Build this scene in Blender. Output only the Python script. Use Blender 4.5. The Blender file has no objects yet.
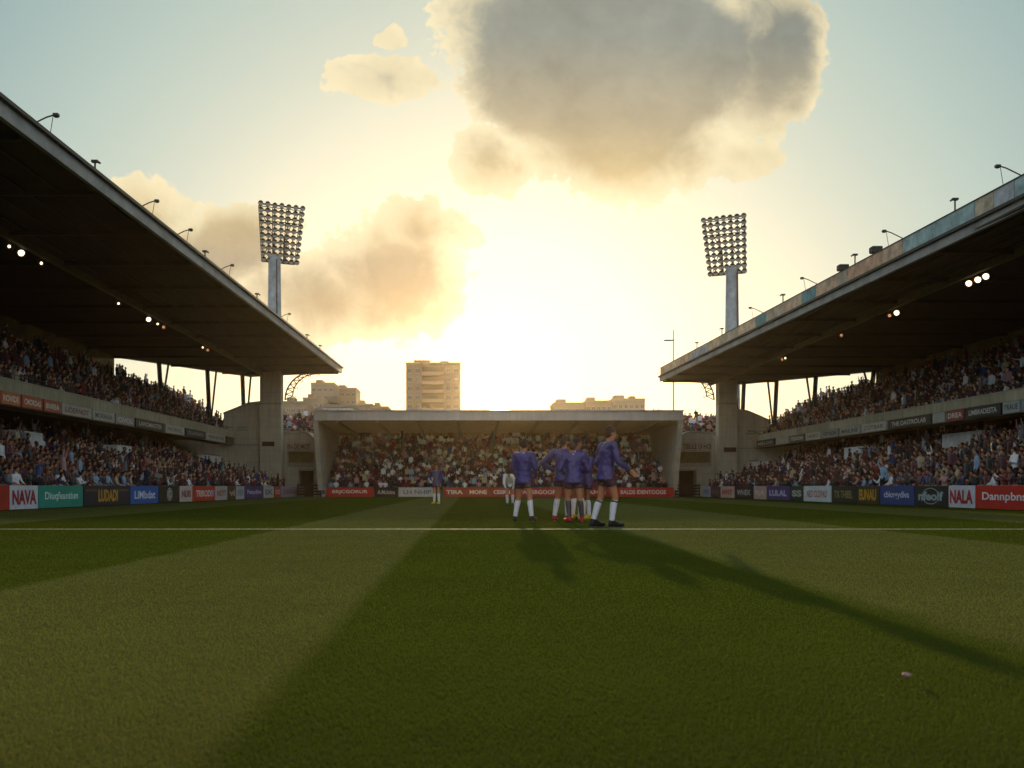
import bpy, math, random
import numpy as np
from mathutils import Vector, Matrix
random.seed(7); RNG = np.random.default_rng(7)
R = math.radians
SC = bpy.context.scene
COL = SC.collection
F, CX, HY, H = 900.0, 470.0, 487.0, 0.75      # lens in pixels, vanishing point, horizon row, eye height

def uu(px): return (px - CX) / F

# ------------------------------------------------------------------ materials
MATS = {}
def rgb(h):
    h = h.lstrip('#'); c = [int(h[i:i+2], 16) / 255 for i in (0, 2, 4)]
    return tuple(x / 12.92 if x <= .04045 else ((x + .055) / 1.055) ** 2.4 for x in c)
def mat(name, col, rough=.8, metal=0, noise=.12, scale=3.0, bump=0.0, bscale=20, emit=None, estr=0, transl=0, coord='Object', spec=.3):
    if name in MATS: return MATS[name]
    m = bpy.data.materials.new(name); m.use_nodes = True; MATS[name] = m
    nt = m.node_tree; N = nt.nodes; L = nt.links; b = N['Principled BSDF']
    if isinstance(col, str): col = rgb(col)
    b.inputs['Roughness'].default_value = rough; b.inputs['Metallic'].default_value = metal
    b.inputs['Specular IOR Level'].default_value = spec
    if any(k in name for k in ('jersey', 'shorts', '_sock', 'top')): b.inputs['Sheen Weight'].default_value = .06; b.inputs['Sheen Roughness'].default_value = .3; b.inputs['Roughness'].default_value = .42; b.inputs['Specular IOR Level'].default_value = .6
    tc = N.new('ShaderNodeTexCoord')
    if noise > 0:
        n = N.new('ShaderNodeTexNoise'); n.inputs['Scale'].default_value = scale; n.inputs['Detail'].default_value = 6; n.inputs['Roughness'].default_value = .65
        L.new(tc.outputs[coord], n.inputs['Vector'])
        mr = N.new('ShaderNodeMapRange'); mr.inputs[1].default_value = .3; mr.inputs[2].default_value = .7
        mr.inputs[3].default_value = 1 - noise * 1.6; mr.inputs[4].default_value = 1 + noise
        L.new(n.outputs['Fac'], mr.inputs[0])
        mx = N.new('ShaderNodeVectorMath'); mx.operation = 'SCALE'; mx.inputs[0].default_value = col
        L.new(mr.outputs[0], mx.inputs['Scale']); L.new(mx.outputs[0], b.inputs['Base Color'])
    else: b.inputs['Base Color'].default_value = (*col, 1)
    if bump:
        n2 = N.new('ShaderNodeTexNoise'); n2.inputs['Scale'].default_value = bscale; n2.inputs['Detail'].default_value = 5
        L.new(tc.outputs[coord], n2.inputs['Vector'])
        bp = N.new('ShaderNodeBump'); bp.inputs['Strength'].default_value = bump; bp.inputs['Distance'].default_value = .05
        L.new(n2.outputs['Fac'], bp.inputs['Height']); L.new(bp.outputs[0], b.inputs['Normal'])
    if emit:
        b.inputs['Emission Color'].default_value = (*emit, 1); b.inputs['Emission Strength'].default_value = estr
    return m
def mat_concrete(name, col, joints=True, streak=.25, jw=1.6, jh=.9, c2=(.93, .93, .92)):
    """board-marked concrete: panel joints, mottling and rain streaks"""
    if name in MATS: return MATS[name]
    m = bpy.data.materials.new(name); m.use_nodes = True; MATS[name] = m
    nt = m.node_tree; N = nt.nodes; L = nt.links; b = N['Principled BSDF']; b.inputs['Roughness'].default_value = .9
    tc = N.new('ShaderNodeTexCoord'); sp = N.new('ShaderNodeSeparateXYZ'); L.new(tc.outputs['Object'], sp.inputs[0])
    ad = N.new('ShaderNodeMath'); ad.operation = 'ADD'; L.new(sp.outputs[0], ad.inputs[0]); L.new(sp.outputs[1], ad.inputs[1])
    cb = N.new('ShaderNodeCombineXYZ'); L.new(ad.outputs[0], cb.inputs[0]); L.new(sp.outputs[2], cb.inputs[1])
    br = N.new('ShaderNodeTexBrick'); br.offset = 0; L.new(cb.outputs[0], br.inputs['Vector'])
    br.inputs['Scale'].default_value = 1; br.inputs['Mortar Size'].default_value = .018; br.inputs['Brick Width'].default_value = jw; br.inputs['Row Height'].default_value = jh
    br.inputs['Color1'].default_value = (1, 1, 1, 1); br.inputs['Color2'].default_value = (*c2, 1); br.inputs['Mortar'].default_value = (.76, .76, .76, 1) if joints else (.95, .95, .95, 1)
    n = N.new('ShaderNodeTexNoise'); n.inputs['Scale'].default_value = 1.3; n.inputs['Detail'].default_value = 8; n.inputs['Roughness'].default_value = .7; L.new(tc.outputs['Object'], n.inputs['Vector'])
    mp = N.new('ShaderNodeMapping'); mp.inputs['Scale'].default_value = (3, 3, .25); L.new(tc.outputs['Object'], mp.inputs[0])
    n2 = N.new('ShaderNodeTexNoise'); n2.inputs['Scale'].default_value = 1.6; n2.inputs['Detail'].default_value = 5; L.new(mp.outputs[0], n2.inputs['Vector'])
    a = N.new('ShaderNodeMath'); a.operation = 'ADD'; L.new(n.outputs['Fac'], a.inputs[0]); L.new(n2.outputs['Fac'], a.inputs[1])
    mr = N.new('ShaderNodeMapRange'); mr.inputs[1].default_value = .7; mr.inputs[2].default_value = 1.25; mr.inputs[3].default_value = 1 - streak * 1.5; mr.inputs[4].default_value = 1 + streak * .6; L.new(a.outputs[0], mr.inputs[0])
    s = N.new('ShaderNodeVectorMath'); s.operation = 'SCALE'; s.inputs[0].default_value = rgb(col) if isinstance(col, str) else col; L.new(mr.outputs[0], s.inputs['Scale'])
    mm = N.new('ShaderNodeVectorMath'); mm.operation = 'MULTIPLY'; L.new(s.outputs[0], mm.inputs[0]); L.new(br.outputs['Color'], mm.inputs[1])
    L.new(mm.outputs[0], b.inputs['Base Color'])
    bp = N.new('ShaderNodeBump'); bp.inputs['Strength'].default_value = .3; bp.inputs['Distance'].default_value = .02; L.new(n.outputs['Fac'], bp.inputs['Height']); L.new(bp.outputs[0], b.inputs['Normal'])
    return m

# ------------------------------------------------------------------ mesh helpers
class MB:
    def __init__(s): s.v = []; s.f = []; s.m = []
    def add(s, vs, fs, mi=0):
        o = len(s.v); s.v += [tuple(p) for p in vs]; s.f += [tuple(i + o for i in f) for f in fs]; s.m += [mi] * len(fs)
    def box(s, c, d, mi=0, rz=0, M=None):
        x, y, z = (k / 2 for k in d)
        vs = [Vector((sx * x, sy * y, sz * z)) for sz in (-1, 1) for sy in (-1, 1) for sx in (-1, 1)]
        Rm = M if M is not None else Matrix.Rotation(rz, 3, 'Z')
        vs = [Rm @ v + Vector(c) for v in vs]
        s.add(vs, [(0, 2, 3, 1), (4, 5, 7, 6), (0, 1, 5, 4), (2, 6, 7, 3), (0, 4, 6, 2), (1, 3, 7, 5)], mi)
    def loft(s, rings, mi=0, cap=True):
        n = len(rings[0]); vs = [p for r in rings for p in r]; fs = []
        for k in range(len(rings) - 1):
            for i in range(n):
                j = (i + 1) % n; fs.append((k*n+i, k*n+j, (k+1)*n+j, (k+1)*n+i))
        if cap: fs.append(tuple(range(n))[::-1]); fs.append(tuple((len(rings)-1)*n + i for i in range(n)))
        s.add(vs, fs, mi)
    def tube(s, pts, rad, n=8, mi=0):
        pts = [Vector(p) for p in pts]; rad = rad if isinstance(rad, (list, tuple)) else [rad] * len(pts); rings = []
        for i, p in enumerate(pts):
            d = (pts[min(i+1, len(pts)-1)] - pts[max(i-1, 0)]).normalized()
            a = d.cross(Vector((0, 0, 1))) if abs(d.z) < .95 else d.cross(Vector((0, 1, 0)))
            a.normalize(); b = d.cross(a)
            rings.append([p + (a * math.cos(2*math.pi*k/n) + b * math.sin(2*math.pi*k/n)) * rad[i] for k in range(n)])
        s.loft(rings, mi)
    def ball(s, c, r, M=None, nu=10, nv=7, mi=0):
        r = r if isinstance(r, (tuple, list)) else (r, r, r); c = Vector(c); vs = []
        for j in range(1, nv):
            t = math.pi * j / nv
            for i in range(nu):
                p = 2*math.pi*i/nu; v = Vector((r[0]*math.sin(t)*math.cos(p), r[1]*math.sin(t)*math.sin(p), r[2]*math.cos(t)))
                vs.append((M @ v if M is not None else v) + c)
        t0 = Vector((0, 0, r[2])); t1 = Vector((0, 0, -r[2]))
        vs += [(M @ t0 if M is not None else t0) + c, (M @ t1 if M is not None else t1) + c]
        T = len(vs) - 2; fs = []
        for i in range(nu):
            k = (i+1) % nu; fs.append((T, i, k)); fs.append((T+1, (nv-2)*nu+k, (nv-2)*nu+i))
            for j in range(nv-2): fs.append((j*nu+i, (j+1)*nu+i, (j+1)*nu+k, j*nu+k))
        s.add(vs, fs, mi)
    def prism(s, poly, y0, y1, mi=0):
        """poly in x,z extruded along y; poly may be a function of y"""
        a = poly(y0) if callable(poly) else poly; b = poly(y1) if callable(poly) else poly
        s.loft([[(x, y0, z) for x, z in a], [(x, y1, z) for x, z in b]], mi)
    def slab(s, poly, z0, z1, mi=0):
        s.loft([[(x, y, z0) for x, y in poly], [(x, y, z1) for x, y in poly]], mi)
    def build(s, name, mats, parent=None, smooth=False, loc=None, bevel=0):
        me = bpy.data.meshes.new(name); me.from_pydata([tuple(v) for v in s.v], [], s.f)
        for m in (mats if isinstance(mats, (list, tuple)) else [mats]): me.materials.append(m)
        me.polygons.foreach_set('material_index', s.m)
        if smooth: me.polygons.foreach_set('use_smooth', [True] * len(s.f))
        import bmesh
        bm = bmesh.new(); bm.from_mesh(me); bmesh.ops.recalc_face_normals(bm, faces=bm.faces)
        if bevel:
            bmesh.ops.bevel(bm, geom=[e for e in bm.edges if len(e.link_faces) == 2 and e.calc_face_angle(0) > .6], offset=bevel, segments=1, affect='EDGES')
        bm.to_mesh(me); bm.free(); me.update()
        o = bpy.data.objects.new(name, me); COL.objects.link(o)
        if parent: o.parent = parent
        if loc: o.location = loc
        return o
def tag(o, label=None, cat=None, group=None, kind=None):
    if label: o['label'] = label
    if cat: o['category'] = cat
    if group: o['group'] = group
    if kind: o['kind'] = kind
    return o
def empty(name, loc=(0, 0, 0), rz=0):
    o = bpy.data.objects.new(name, None); COL.objects.link(o); o.location = loc; o.rotation_euler = (0, 0, rz); o.empty_display_size = .3
    return o
def link_copy(src, parent=None, loc=None):
    o = src.copy(); COL.objects.link(o); o.parent = parent
    if loc is not None: o.location = loc
    return o
_tc = {}
def text_geo(txt, w, h, bold=.0, shear=0.0):
    """verts (x,z) fitted into a w x h box centred on 0, and faces"""
    if (txt, bold) not in _tc:
        cu = bpy.data.curves.new('t', 'FONT'); cu.body = txt; cu.offset = bold; cu.resolution_u = 3; cu.fill_mode = 'FRONT'
        o = bpy.data.objects.new('t', cu); COL.objects.link(o); dg = bpy.context.evaluated_depsgraph_get(); dg.update()
        me = o.evaluated_get(dg).to_mesh(); vs = np.array([v.co[:2] for v in me.vertices]); fs = [tuple(p.vertices) for p in me.polygons]
        o.evaluated_get(dg).to_mesh_clear(); bpy.data.objects.remove(o); bpy.data.curves.remove(cu)
        _tc[(txt, bold)] = (vs, fs)
    vs, fs = _tc[(txt, bold)]; lo, hi = vs.min(0), vs.max(0)
    q = (vs - (lo + hi) / 2) / (hi - lo) * [w, h]; q[:, 0] += q[:, 1] * shear
    return q, fs
def text_mb(mb, txt, org, ux, w, h, mi=0, bold=.02, shear=0.0, n=None, off=.006):
    """text written on the vertical plane through org with horizontal unit ux; n = outward normal"""
    q, fs = text_geo(txt, w, h, bold, shear); ux = Vector(ux); org = Vector(org) + Vector(n) * off
    mb.add([org + ux * a + Vector((0, 0, b)) for a, b in q], fs, mi)

def extrude_line(x70, b): return lambda y: x70 + b * (y - 70)

# ------------------------------------------------------------------ world
SUN_AZ = math.atan2(30, 900); SUN_EL = R(8.0)
def make_world():
    w = bpy.data.worlds.new('World'); SC.world = w; w.use_nodes = True
    nt = w.node_tree; N = nt.nodes; L = nt.links; N.clear()
    out = N.new('ShaderNodeOutputWorld'); bg = N.new('ShaderNodeBackground'); L.new(bg.outputs[0], out.inputs[0])
    def M(op, a, b=None, c=None, clamp=False):
        n = N.new('ShaderNodeMath'); n.operation = op; n.use_clamp = clamp
        for i, x in enumerate((a, b, c)):
            if x is None: continue
            if isinstance(x, (int, float)): n.inputs[i].default_value = x
            else: L.new(x, n.inputs[i])
        return n.outputs[0]
    def MR(v, a, b, c=0, d=1, smooth=True):
        n = N.new('ShaderNodeMapRange'); n.interpolation_type = 'SMOOTHSTEP' if smooth else 'LINEAR'
        L.new(v, n.inputs[0]); n.inputs[1].default_value = a; n.inputs[2].default_value = b; n.inputs[3].default_value = c; n.inputs[4].default_value = d
        return n.outputs[0]
    def ramp(v, stops):
        n = N.new('ShaderNodeValToRGB'); L.new(v, n.inputs[0]); e = n.color_ramp.elements
        for i, (p, c) in enumerate(stops):
            el = e[i] if i < 2 else e.new(p)
            el.position = p; el.color = (*c, 1)
        return n.outputs[0]
    def mix(f, a, b):
        n = N.new('ShaderNodeMix'); n.data_type = 'RGBA'; L.new(f, n.inputs[0]) if not isinstance(f, float) else setattr(n.inputs[0], 'default_value', f)
        for s, x in ((n.inputs[6], a), (n.inputs[7], b)):
            if isinstance(x, tuple): s.default_value = (*x, 1)
            else: L.new(x, s)
        return n.outputs[2]
    def scale(col, k):
        n = N.new('ShaderNodeVectorMath'); n.operation = 'SCALE'
        if isinstance(col, tuple): n.inputs[0].default_value = col
        else: L.new(col, n.inputs[0])
        L.new(k, n.inputs['Scale']) if not isinstance(k, (int, float)) else setattr(n.inputs['Scale'], 'default_value', k)
        return n.outputs[0]
    def add(a, b):
        n = N.new('ShaderNodeVectorMath'); n.operation = 'ADD'; L.new(a, n.inputs[0]); L.new(b, n.inputs[1]); return n.outputs[0]
    tc = N.new('ShaderNodeTexCoord'); sp = N.new('ShaderNodeSeparateXYZ'); L.new(tc.outputs['Generated'], sp.inputs[0])
    X, Y, Z = sp.outputs
    sky = N.new('ShaderNodeTexSky'); sky.sky_type = 'NISHITA'; sky.sun_disc = False
    sky.sun_elevation = SUN_EL; sky.sun_rotation = SUN_AZ; sky.air_density = 1.0; sky.dust_density = 2.0; sky.ozone_density = 1.0
    # angle from the visible sun
    el = math.atan(82 / 900)
    d = (math.sin(SUN_AZ) * math.cos(el), math.cos(SUN_AZ) * math.cos(el), math.sin(el))
    dv = N.new('ShaderNodeVectorMath'); dv.operation = 'DOT_PRODUCT'; L.new(tc.outputs['Generated'], dv.inputs[0]); dv.inputs[1].default_value = d
    ang = M('ARCCOSINE', M('MINIMUM', dv.outputs['Value'], 1.0))
    a1 = M('DIVIDE', ang, math.pi)
    base = ramp(a1, [(0, (.52, .42, .22)), (1, (.98, 1.06, 1.16)), (.035, (.60, .54, .38)), (.055, (.70, .69, .54)), (.105, (.66, .70, .56)),
                     (.16, (.44, .58, .52)), (.21, (.25, .40, .41)), (.28, (.18, .32, .37)), (.45, (.68, .78, .86))])
    nsc = scale(sky.outputs[0], .085)
    base = add(scale(base, .80), scale(nsc, .35))
    # clouds, laid out over directions of the sky
    yc = M('MAXIMUM', Y, .08); U = M('DIVIDE', X, yc); V = M('DIVIDE', Z, yc)
    uv = N.new('ShaderNodeCombineXYZ'); L.new(U, uv.inputs[0]); L.new(V, uv.inputs[1])
    def noise(scale_, det, rough, dist=0, off=0):
        n = N.new('ShaderNodeTexNoise'); n.inputs['Scale'].default_value = scale_; n.inputs['Detail'].default_value = det; n.inputs['Roughness'].default_value = rough; n.inputs['Distortion'].default_value = dist
        if off:
            mp = N.new('ShaderNodeMapping'); mp.inputs['Location'].default_value = (off, off * .7, 0); L.new(uv.outputs[0], mp.inputs[0]); L.new(mp.outputs[0], n.inputs['Vector'])
        else: L.new(uv.outputs[0], n.inputs['Vector'])
        return n.outputs['Fac']
    n1 = noise(7, 10, .58); n2 = noise(26, 8, .6, .4, 3.1); n3 = noise(5, 4, .5, 0, 8.3)
    du = M('MULTIPLY', M('SUBTRACT', n1, .5), .12); dvv = M('MULTIPLY', M('SUBTRACT', n3, .5), .10)
    Uw = M('ADD', U, du); Vw = M('ADD', V, dvv)
    E = [(610, 60, 165, 110), (490, 158, 48, 42), (765, 55, 62, 95), (620, 140, 120, 62), (735, 158, 48, 22), (560, 20, 130, 70),
         (378, 76, 62, 24), (388, 40, 20, 12),
         (150, 212, 58, 42), (232, 250, 76, 60), (310, 302, 105, 44), (388, 285, 88, 60), (415, 243, 56, 44), (340, 262, 22, 14), (450, 244, 42, 18), (120, 240, 60, 40),
         (60, 330, 120, 22)]
    cur = None; dep = None
    for ex, ey, rx, ry in E:
        a = M('MULTIPLY', M('SUBTRACT', Uw, (ex - CX) / F), F / rx); b = M('MULTIPLY', M('SUBTRACT', Vw, (HY - ey) / F), F / ry)
        q = M('SUBTRACT', 1.0, M('SQRT', M('ADD', M('MULTIPLY', a, a), M('MULTIPLY', b, b))))
        cur = q if cur is None else M('SMOOTH_MAX', cur, q, .18)
        q2 = M('MULTIPLY', q, min(rx, ry)**1.5 / 700); dep = q2 if dep is None else M('SMOOTH_MAX', dep, q2, .08)
    dens = M('ADD', cur, M('MULTIPLY', M('SUBTRACT', n2, .5), .85))
    dens = M('ADD', dens, M('MULTIPLY', M('SUBTRACT', n1, .5), .45))
    n4 = noise(80, 5, .6, .2, 5.7); dens = M('ADD', dens, M('MULTIPLY', M('SUBTRACT', n4, .5), .35))
    alpha = MR(dens, 0.0, .11); front = MR(Y, .1, .2)
    alpha = M('MULTIPLY', alpha, front)
    core = MR(M('ADD', dep, M('MULTIPLY', M('SUBTRACT', n2, .5), .6)), -.02, .46)
    thick = ramp(V, [(0, (.52, .41, .24)), (1, (.25, .29, .28)), (.17, (.40, .31, .19)), (.25, (.40, .33, .23)), (.33, (.66, .50, .24)), (.41, (.43, .37, .25)), (.50, (.27, .29, .255))])
    litc = ramp(a1, [(0, (1.1, .95, .62)), (1, (.6, .6, .6)), (.10, (.98, .86, .56)), (.16, (.92, .79, .50)), (.24, (.72, .66, .48))])
    var = MR(M('ADD', M('MULTIPLY', n1, .6), M('MULTIPLY', n2, .4)), .35, .65, .82, 1.16, False)
    ccol = scale(mix(core, litc, thick), var)
    col = mix(M('MULTIPLY', alpha, .93), base, ccol)
    # the sun itself and its aureole
    g1 = M('POWER', 2.718, M('MULTIPLY', M('POWER', M('DIVIDE', ang, R(.55)), 4.0), -1.0))
    g2 = M('POWER', 2.718, M('DIVIDE', ang, -R(1.7)))
    col = add(col, scale((1.0, .80, .42), M('ADD', M('MULTIPLY', g1, 40.0), M('MULTIPLY', g2, .5))))
    # below the horizon: dull earth
    col = mix(MR(Z, -.04, 0.0), (.10, .10, .08), col)
    L.new(col, bg.inputs[0]); bg.inputs[1].default_value = 1.0
make_world()
sl = bpy.data.lights.new('sun', 'SUN'); sl.energy = 5.0; sl.angle = R(.5); sl.color = (1, .78, .46)
so = bpy.data.objects.new('sun', sl); COL.objects.link(so)
sd = Vector((math.sin(SUN_AZ) * math.cos(SUN_EL), math.cos(SUN_AZ) * math.cos(SUN_EL), math.sin(SUN_EL)))
so.rotation_euler = sd.to_track_quat('Z', 'Y').to_euler(); so.location = (2, 60, 40)

# ------------------------------------------------------------------ camera
cd = bpy.data.cameras.new('camera'); cam = bpy.data.objects.new('camera', cd); COL.objects.link(cam); SC.camera = cam
cam.location = (0, 0, H); cam.rotation_euler = (R(90), 0, 0)
cd.sensor_width = 36; cd.lens = F / 1024 * 36; cd.shift_x = (512 - CX) / 1024; cd.shift_y = (HY - 384) / 1024
cd.clip_start = .05; cd.clip_end = 6000
cd.dof.use_dof = True; cd.dof.focus_distance = 18.5; cd.dof.aperture_fstop = 3.2
SC.view_settings.view_transform = 'Standard'; SC.view_settings.look = 'None'; SC.view_settings.gamma = 1; SC.view_settings.exposure = 0
SC.cycles.use_denoising = True; SC.cycles.max_bounces = 6; SC.cycles.diffuse_bounces = 3; SC.cycles.volume_bounces = 0
SC.cycles.sample_clamp_indirect = 4; SC.cycles.caustics_reflective = False; SC.cycles.caustics_refractive = False

# ------------------------------------------------------------------ ground and pitch
def mat_grass():
    m = bpy.data.materials.new('pitch_turf'); m.use_nodes = True; nt = m.node_tree; N = nt.nodes; L = nt.links; b = N['Principled BSDF']
    tc = N.new('ShaderNodeTexCoord'); sp = N.new('ShaderNodeSeparateXYZ'); L.new(tc.outputs['Object'], sp.inputs[0])
    wv = N.new('ShaderNodeTexNoise'); wv.inputs['Scale'].default_value = 1.6; wv.inputs['Detail'].default_value = 3; L.new(tc.outputs['Object'], wv.inputs['Vector'])
    wob = N.new('ShaderNodeMath'); wob.operation = 'MULTIPLY_ADD'; L.new(wv.outputs['Fac'], wob.inputs[0]); wob.inputs[1].default_value = .12; L.new(sp.outputs[0], wob.inputs[2])
    r = N.new('ShaderNodeValToRGB'); r.color_ramp.interpolation = 'LINEAR'
    mr = N.new('ShaderNodeMapRange'); mr.inputs[1].default_value = -16; mr.inputs[2].default_value = 18; L.new(wob.outputs[0], mr.inputs[0]); L.new(mr.outputs[0], r.inputs[0])
    bounds = [(-16, 1), (-9.4, 0), (-3.3, 1), (-.66, 0), (2.6, 1), (7.2, 0), (11.6, 1), (15.5, 0)]  # mowing stripes; the middle dark one also paints in the players' merged shadow
    e = r.color_ramp.elements; e[0].position = 0; e[0].color = (1, 1, 1, 1); e[1].position = 1; e[1].color = (0, 0, 0, 1)
    for i in range(1, len(bounds)):
        p = (bounds[i][0] + 16) / 34; a, c = bounds[i-1][1], bounds[i][1]
        x = e.new(p - .0015); x.color = (a, a, a, 1); x = e.new(p + .0015); x.color = (c, c, c, 1)
    n = N.new('ShaderNodeTexNoise'); n.inputs['Scale'].default_value = .8; n.inputs['Detail'].default_value = 9; n.inputs['Roughness'].default_value = .75; L.new(tc.outputs['Object'], n.inputs['Vector'])
    n2 = N.new('ShaderNodeTexNoise'); n2.inputs['Scale'].default_value = 70; n2.inputs['Detail'].default_value = 6; n2.inputs['Roughness'].default_value = .7; L.new(tc.outputs['Object'], n2.inputs['Vector'])
    mx = N.new('ShaderNodeMix'); mx.data_type = 'RGBA'; L.new(r.outputs[0], mx.inputs[0]); mx.inputs[6].default_value = (.037, .048, .005, 1); mx.inputs[7].default_value = (.066, .072, .019, 1)
    q = N.new('ShaderNodeMath'); q.operation = 'ADD'; L.new(n.outputs['Fac'], q.inputs[0]); L.new(n2.outputs['Fac'], q.inputs[1])
    m2 = N.new('ShaderNodeMapRange'); m2.inputs[1].default_value = .65; m2.inputs[2].default_value = 1.35; m2.inputs[3].default_value = .78; m2.inputs[4].default_value = 1.2; L.new(q.outputs[0], m2.inputs[0])
    s = N.new('ShaderNodeVectorMath'); s.operation = 'SCALE'; L.new(mx.outputs[2], s.inputs[0]); L.new(m2.outputs[0], s.inputs['Scale'])
    L.new(s.outputs[0], b.inputs['Base Color']); b.inputs['Roughness'].default_value = 1; b.inputs['Specular IOR Level'].default_value = 0
    b.inputs['Sheen Weight'].default_value = 0; b.inputs['Sheen Tint'].default_value = (.8, .9, .3, 1); b.inputs['Sheen Roughness'].default_value = .5
    bp = N.new('ShaderNodeBump'); bp.inputs['Strength'].default_value = .3; bp.inputs['Distance'].default_value = .03; L.new(n2.outputs['Fac'], bp.inputs['Height']); L.new(bp.outputs[0], b.inputs['Normal'])
    return m, s, nt
GM, _, _ = mat_grass()
mb = MB(); mb.add([(-2500, -300, -.02), (2500, -300, -.02), (2500, 4000, -.02), (-2500, 4000, -.02)], [(0, 1, 2, 3)])
tag(mb.build('ground', mat('earth', (.09, .085, .07), .95, scale=.2)), kind='structure')
mb = MB(); mb.slab([(-15.9, -12), (17.9, -12), (17.9, 68.2), (-15.9, 68.2)], -.016, 0)
tag(mb.build('pitch', GM), kind='structure')
mb = MB(); mb.add([(-13.3, 15.9, .004), (15.5, 15.9, .004), (15.5, 16.04, .004), (-13.3, 16.04, .004)], [(0, 1, 2, 3)])
tag(mb.build('pitch_line', mat('chalk', (.34, .37, .23), .9, noise=.5, scale=9)), 'thin white chalk line crossing the whole pitch', 'pitch line', kind='structure')

# grass blades, thinning with distance
def grass():
    n = 560000
    # uniform over the picture's lower part so that density falls with distance
    py = RNG.uniform(505, 785, n); yy = H * F / (py - HY); yy *= RNG.uniform(.93, 1.07, n)
    px = RNG.uniform(-260, 1290, n); xx = (px - CX) / F * yy
    ok = (xx > -15.5) & (xx < 17.5); xx, yy = xx[ok], yy[ok]; n = len(xx)
    hgt = RNG.uniform(.006, .014, n); wd = .0010 * (1 + yy * .3) * RNG.uniform(.7, 1.3, n)
    a = RNG.uniform(0, 2*np.pi, n); lean = RNG.uniform(0, .014, n); la = RNG.uniform(0, 2*np.pi, n)
    base = np.stack([xx, yy, np.full(n, -.002)], 1); side = np.stack([np.cos(a), np.sin(a)*.4, np.zeros(n)], 1) * wd[:, None]
    top = base + np.stack([np.cos(la)*lean, np.sin(la)*lean, hgt], 1)
    V = np.stack([base - side, base + side, top], 1).reshape(-1, 3)
    me = bpy.data.meshes.new('grass'); me.vertices.add(3*n); me.loops.add(3*n); me.polygons.add(n)
    me.vertices.foreach_set('co', V.ravel()); me.loops.foreach_set('vertex_index', np.arange(3*n, dtype=np.int32)); me.polygons.foreach_set('loop_start', np.arange(0, 3*n, 3, dtype=np.int32))
    me.update(calc_edges=True); m = GM.copy(); m.name = 'grass_blade'; nt = m.node_tree; b = nt.nodes['Principled BSDF']
    bn = [k for k in nt.nodes if k.type == 'BUMP'][0]; nt.nodes.remove(bn)
    tr = nt.nodes.new('ShaderNodeBsdfTranslucent'); ms = nt.nodes.new('ShaderNodeMixShader'); ms.inputs[0].default_value = .45; b.inputs['Specular IOR Level'].default_value = .25; b.inputs['Roughness'].default_value = .6
    src = b.inputs['Base Color'].links[0].from_socket
    sc = nt.nodes.new('ShaderNodeVectorMath'); sc.operation = 'MULTIPLY'; nt.links.new(src, sc.inputs[0]); sc.inputs[1].default_value = (2.2, 2.1, 1.0)
    nt.links.new(sc.outputs[0], tr.inputs[0]); nt.links.new(b.outputs[0], ms.inputs[1]); nt.links.new(tr.outputs[0], ms.inputs[2])
    nt.links.new(ms.outputs[0], [k for k in nt.nodes if k.type == 'OUTPUT_MATERIAL'][0].inputs[0])
    me.materials.append(m); o = bpy.data.objects.new('grass', me); COL.objects.link(o)
    tag(o, 'short mown turf blades covering the pitch in the foreground', 'grass', kind='stuff')
grass()

# ------------------------------------------------------------------ shared materials
CONC = mat_concrete('pale_concrete', '#c4bca6', streak=.14); CONC2 = mat_concrete('grey_concrete', '#aba592', streak=.15); CONCS = mat_concrete('stand_concrete', '#77705f', streak=.35)
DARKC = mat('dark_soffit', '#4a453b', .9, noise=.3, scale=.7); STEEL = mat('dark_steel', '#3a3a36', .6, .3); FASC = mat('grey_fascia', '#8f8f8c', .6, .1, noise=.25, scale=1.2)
GREYP = mat('galvanised_steel', '#8c979c', .5, .5, noise=.2, scale=2); WHITE = mat('weathered_white_paint', '#d9dbd6', .7, noise=.2, scale=2)
BWALL = mat('tan_back_wall', '#8a7448', .9, noise=.3, scale=.8)
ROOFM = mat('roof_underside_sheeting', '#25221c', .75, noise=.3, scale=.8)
LAMPON = mat('lit_lamp_glass', '#ffffff', .4, noise=0, emit=(1, .74, .45), estr=3)
LAMPDIM = mat('dim_lamp_glass', '#c08050', .4, noise=0, emit=(1, .45, .2), estr=.7)

# ------------------------------------------------------------------ people: variants made by fusing tapered limbs
def fuse(mb, vox, smooth=2, deci=None):
    o = mb.build('tmp', [])
    r = o.modifiers.new('r', 'REMESH'); r.mode = 'VOXEL'; r.voxel_size = vox; r.use_smooth_shade = True
    s = o.modifiers.new('s', 'SMOOTH'); s.factor = .5; s.iterations = smooth
    if deci: d = o.modifiers.new('d', 'DECIMATE'); d.ratio = deci
    dg = bpy.context.evaluated_depsgraph_get(); dg.update()
    me = bpy.data.meshes.new_from_object(o.evaluated_get(dg)); old = o.data
    bpy.data.objects.remove(o); bpy.data.meshes.remove(old)
    me.materials.clear()
    return me
def cap(mb, a, b, ra, rb):
    a, b = Vector(a), Vector(b); mb.tube([a, b], [ra, rb], 12); mb.ball(a, ra); mb.ball(b, rb)
def rings(mb, rows, n=16):
    """rows of (centre, rx, ry, yaw)"""
    rr = []
    for c, rx, ry, yaw in rows:
        c = Vector(c); q = []
        for k in range(n):
            t = 2*math.pi*k/n; x, y = rx*math.cos(t), ry*math.sin(t)
            q.append(c + Vector((x*math.cos(yaw) - y*math.sin(yaw), x*math.sin(yaw) + y*math.cos(yaw), 0)))
        rr.append(q)
    mb.loft(rr)
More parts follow.
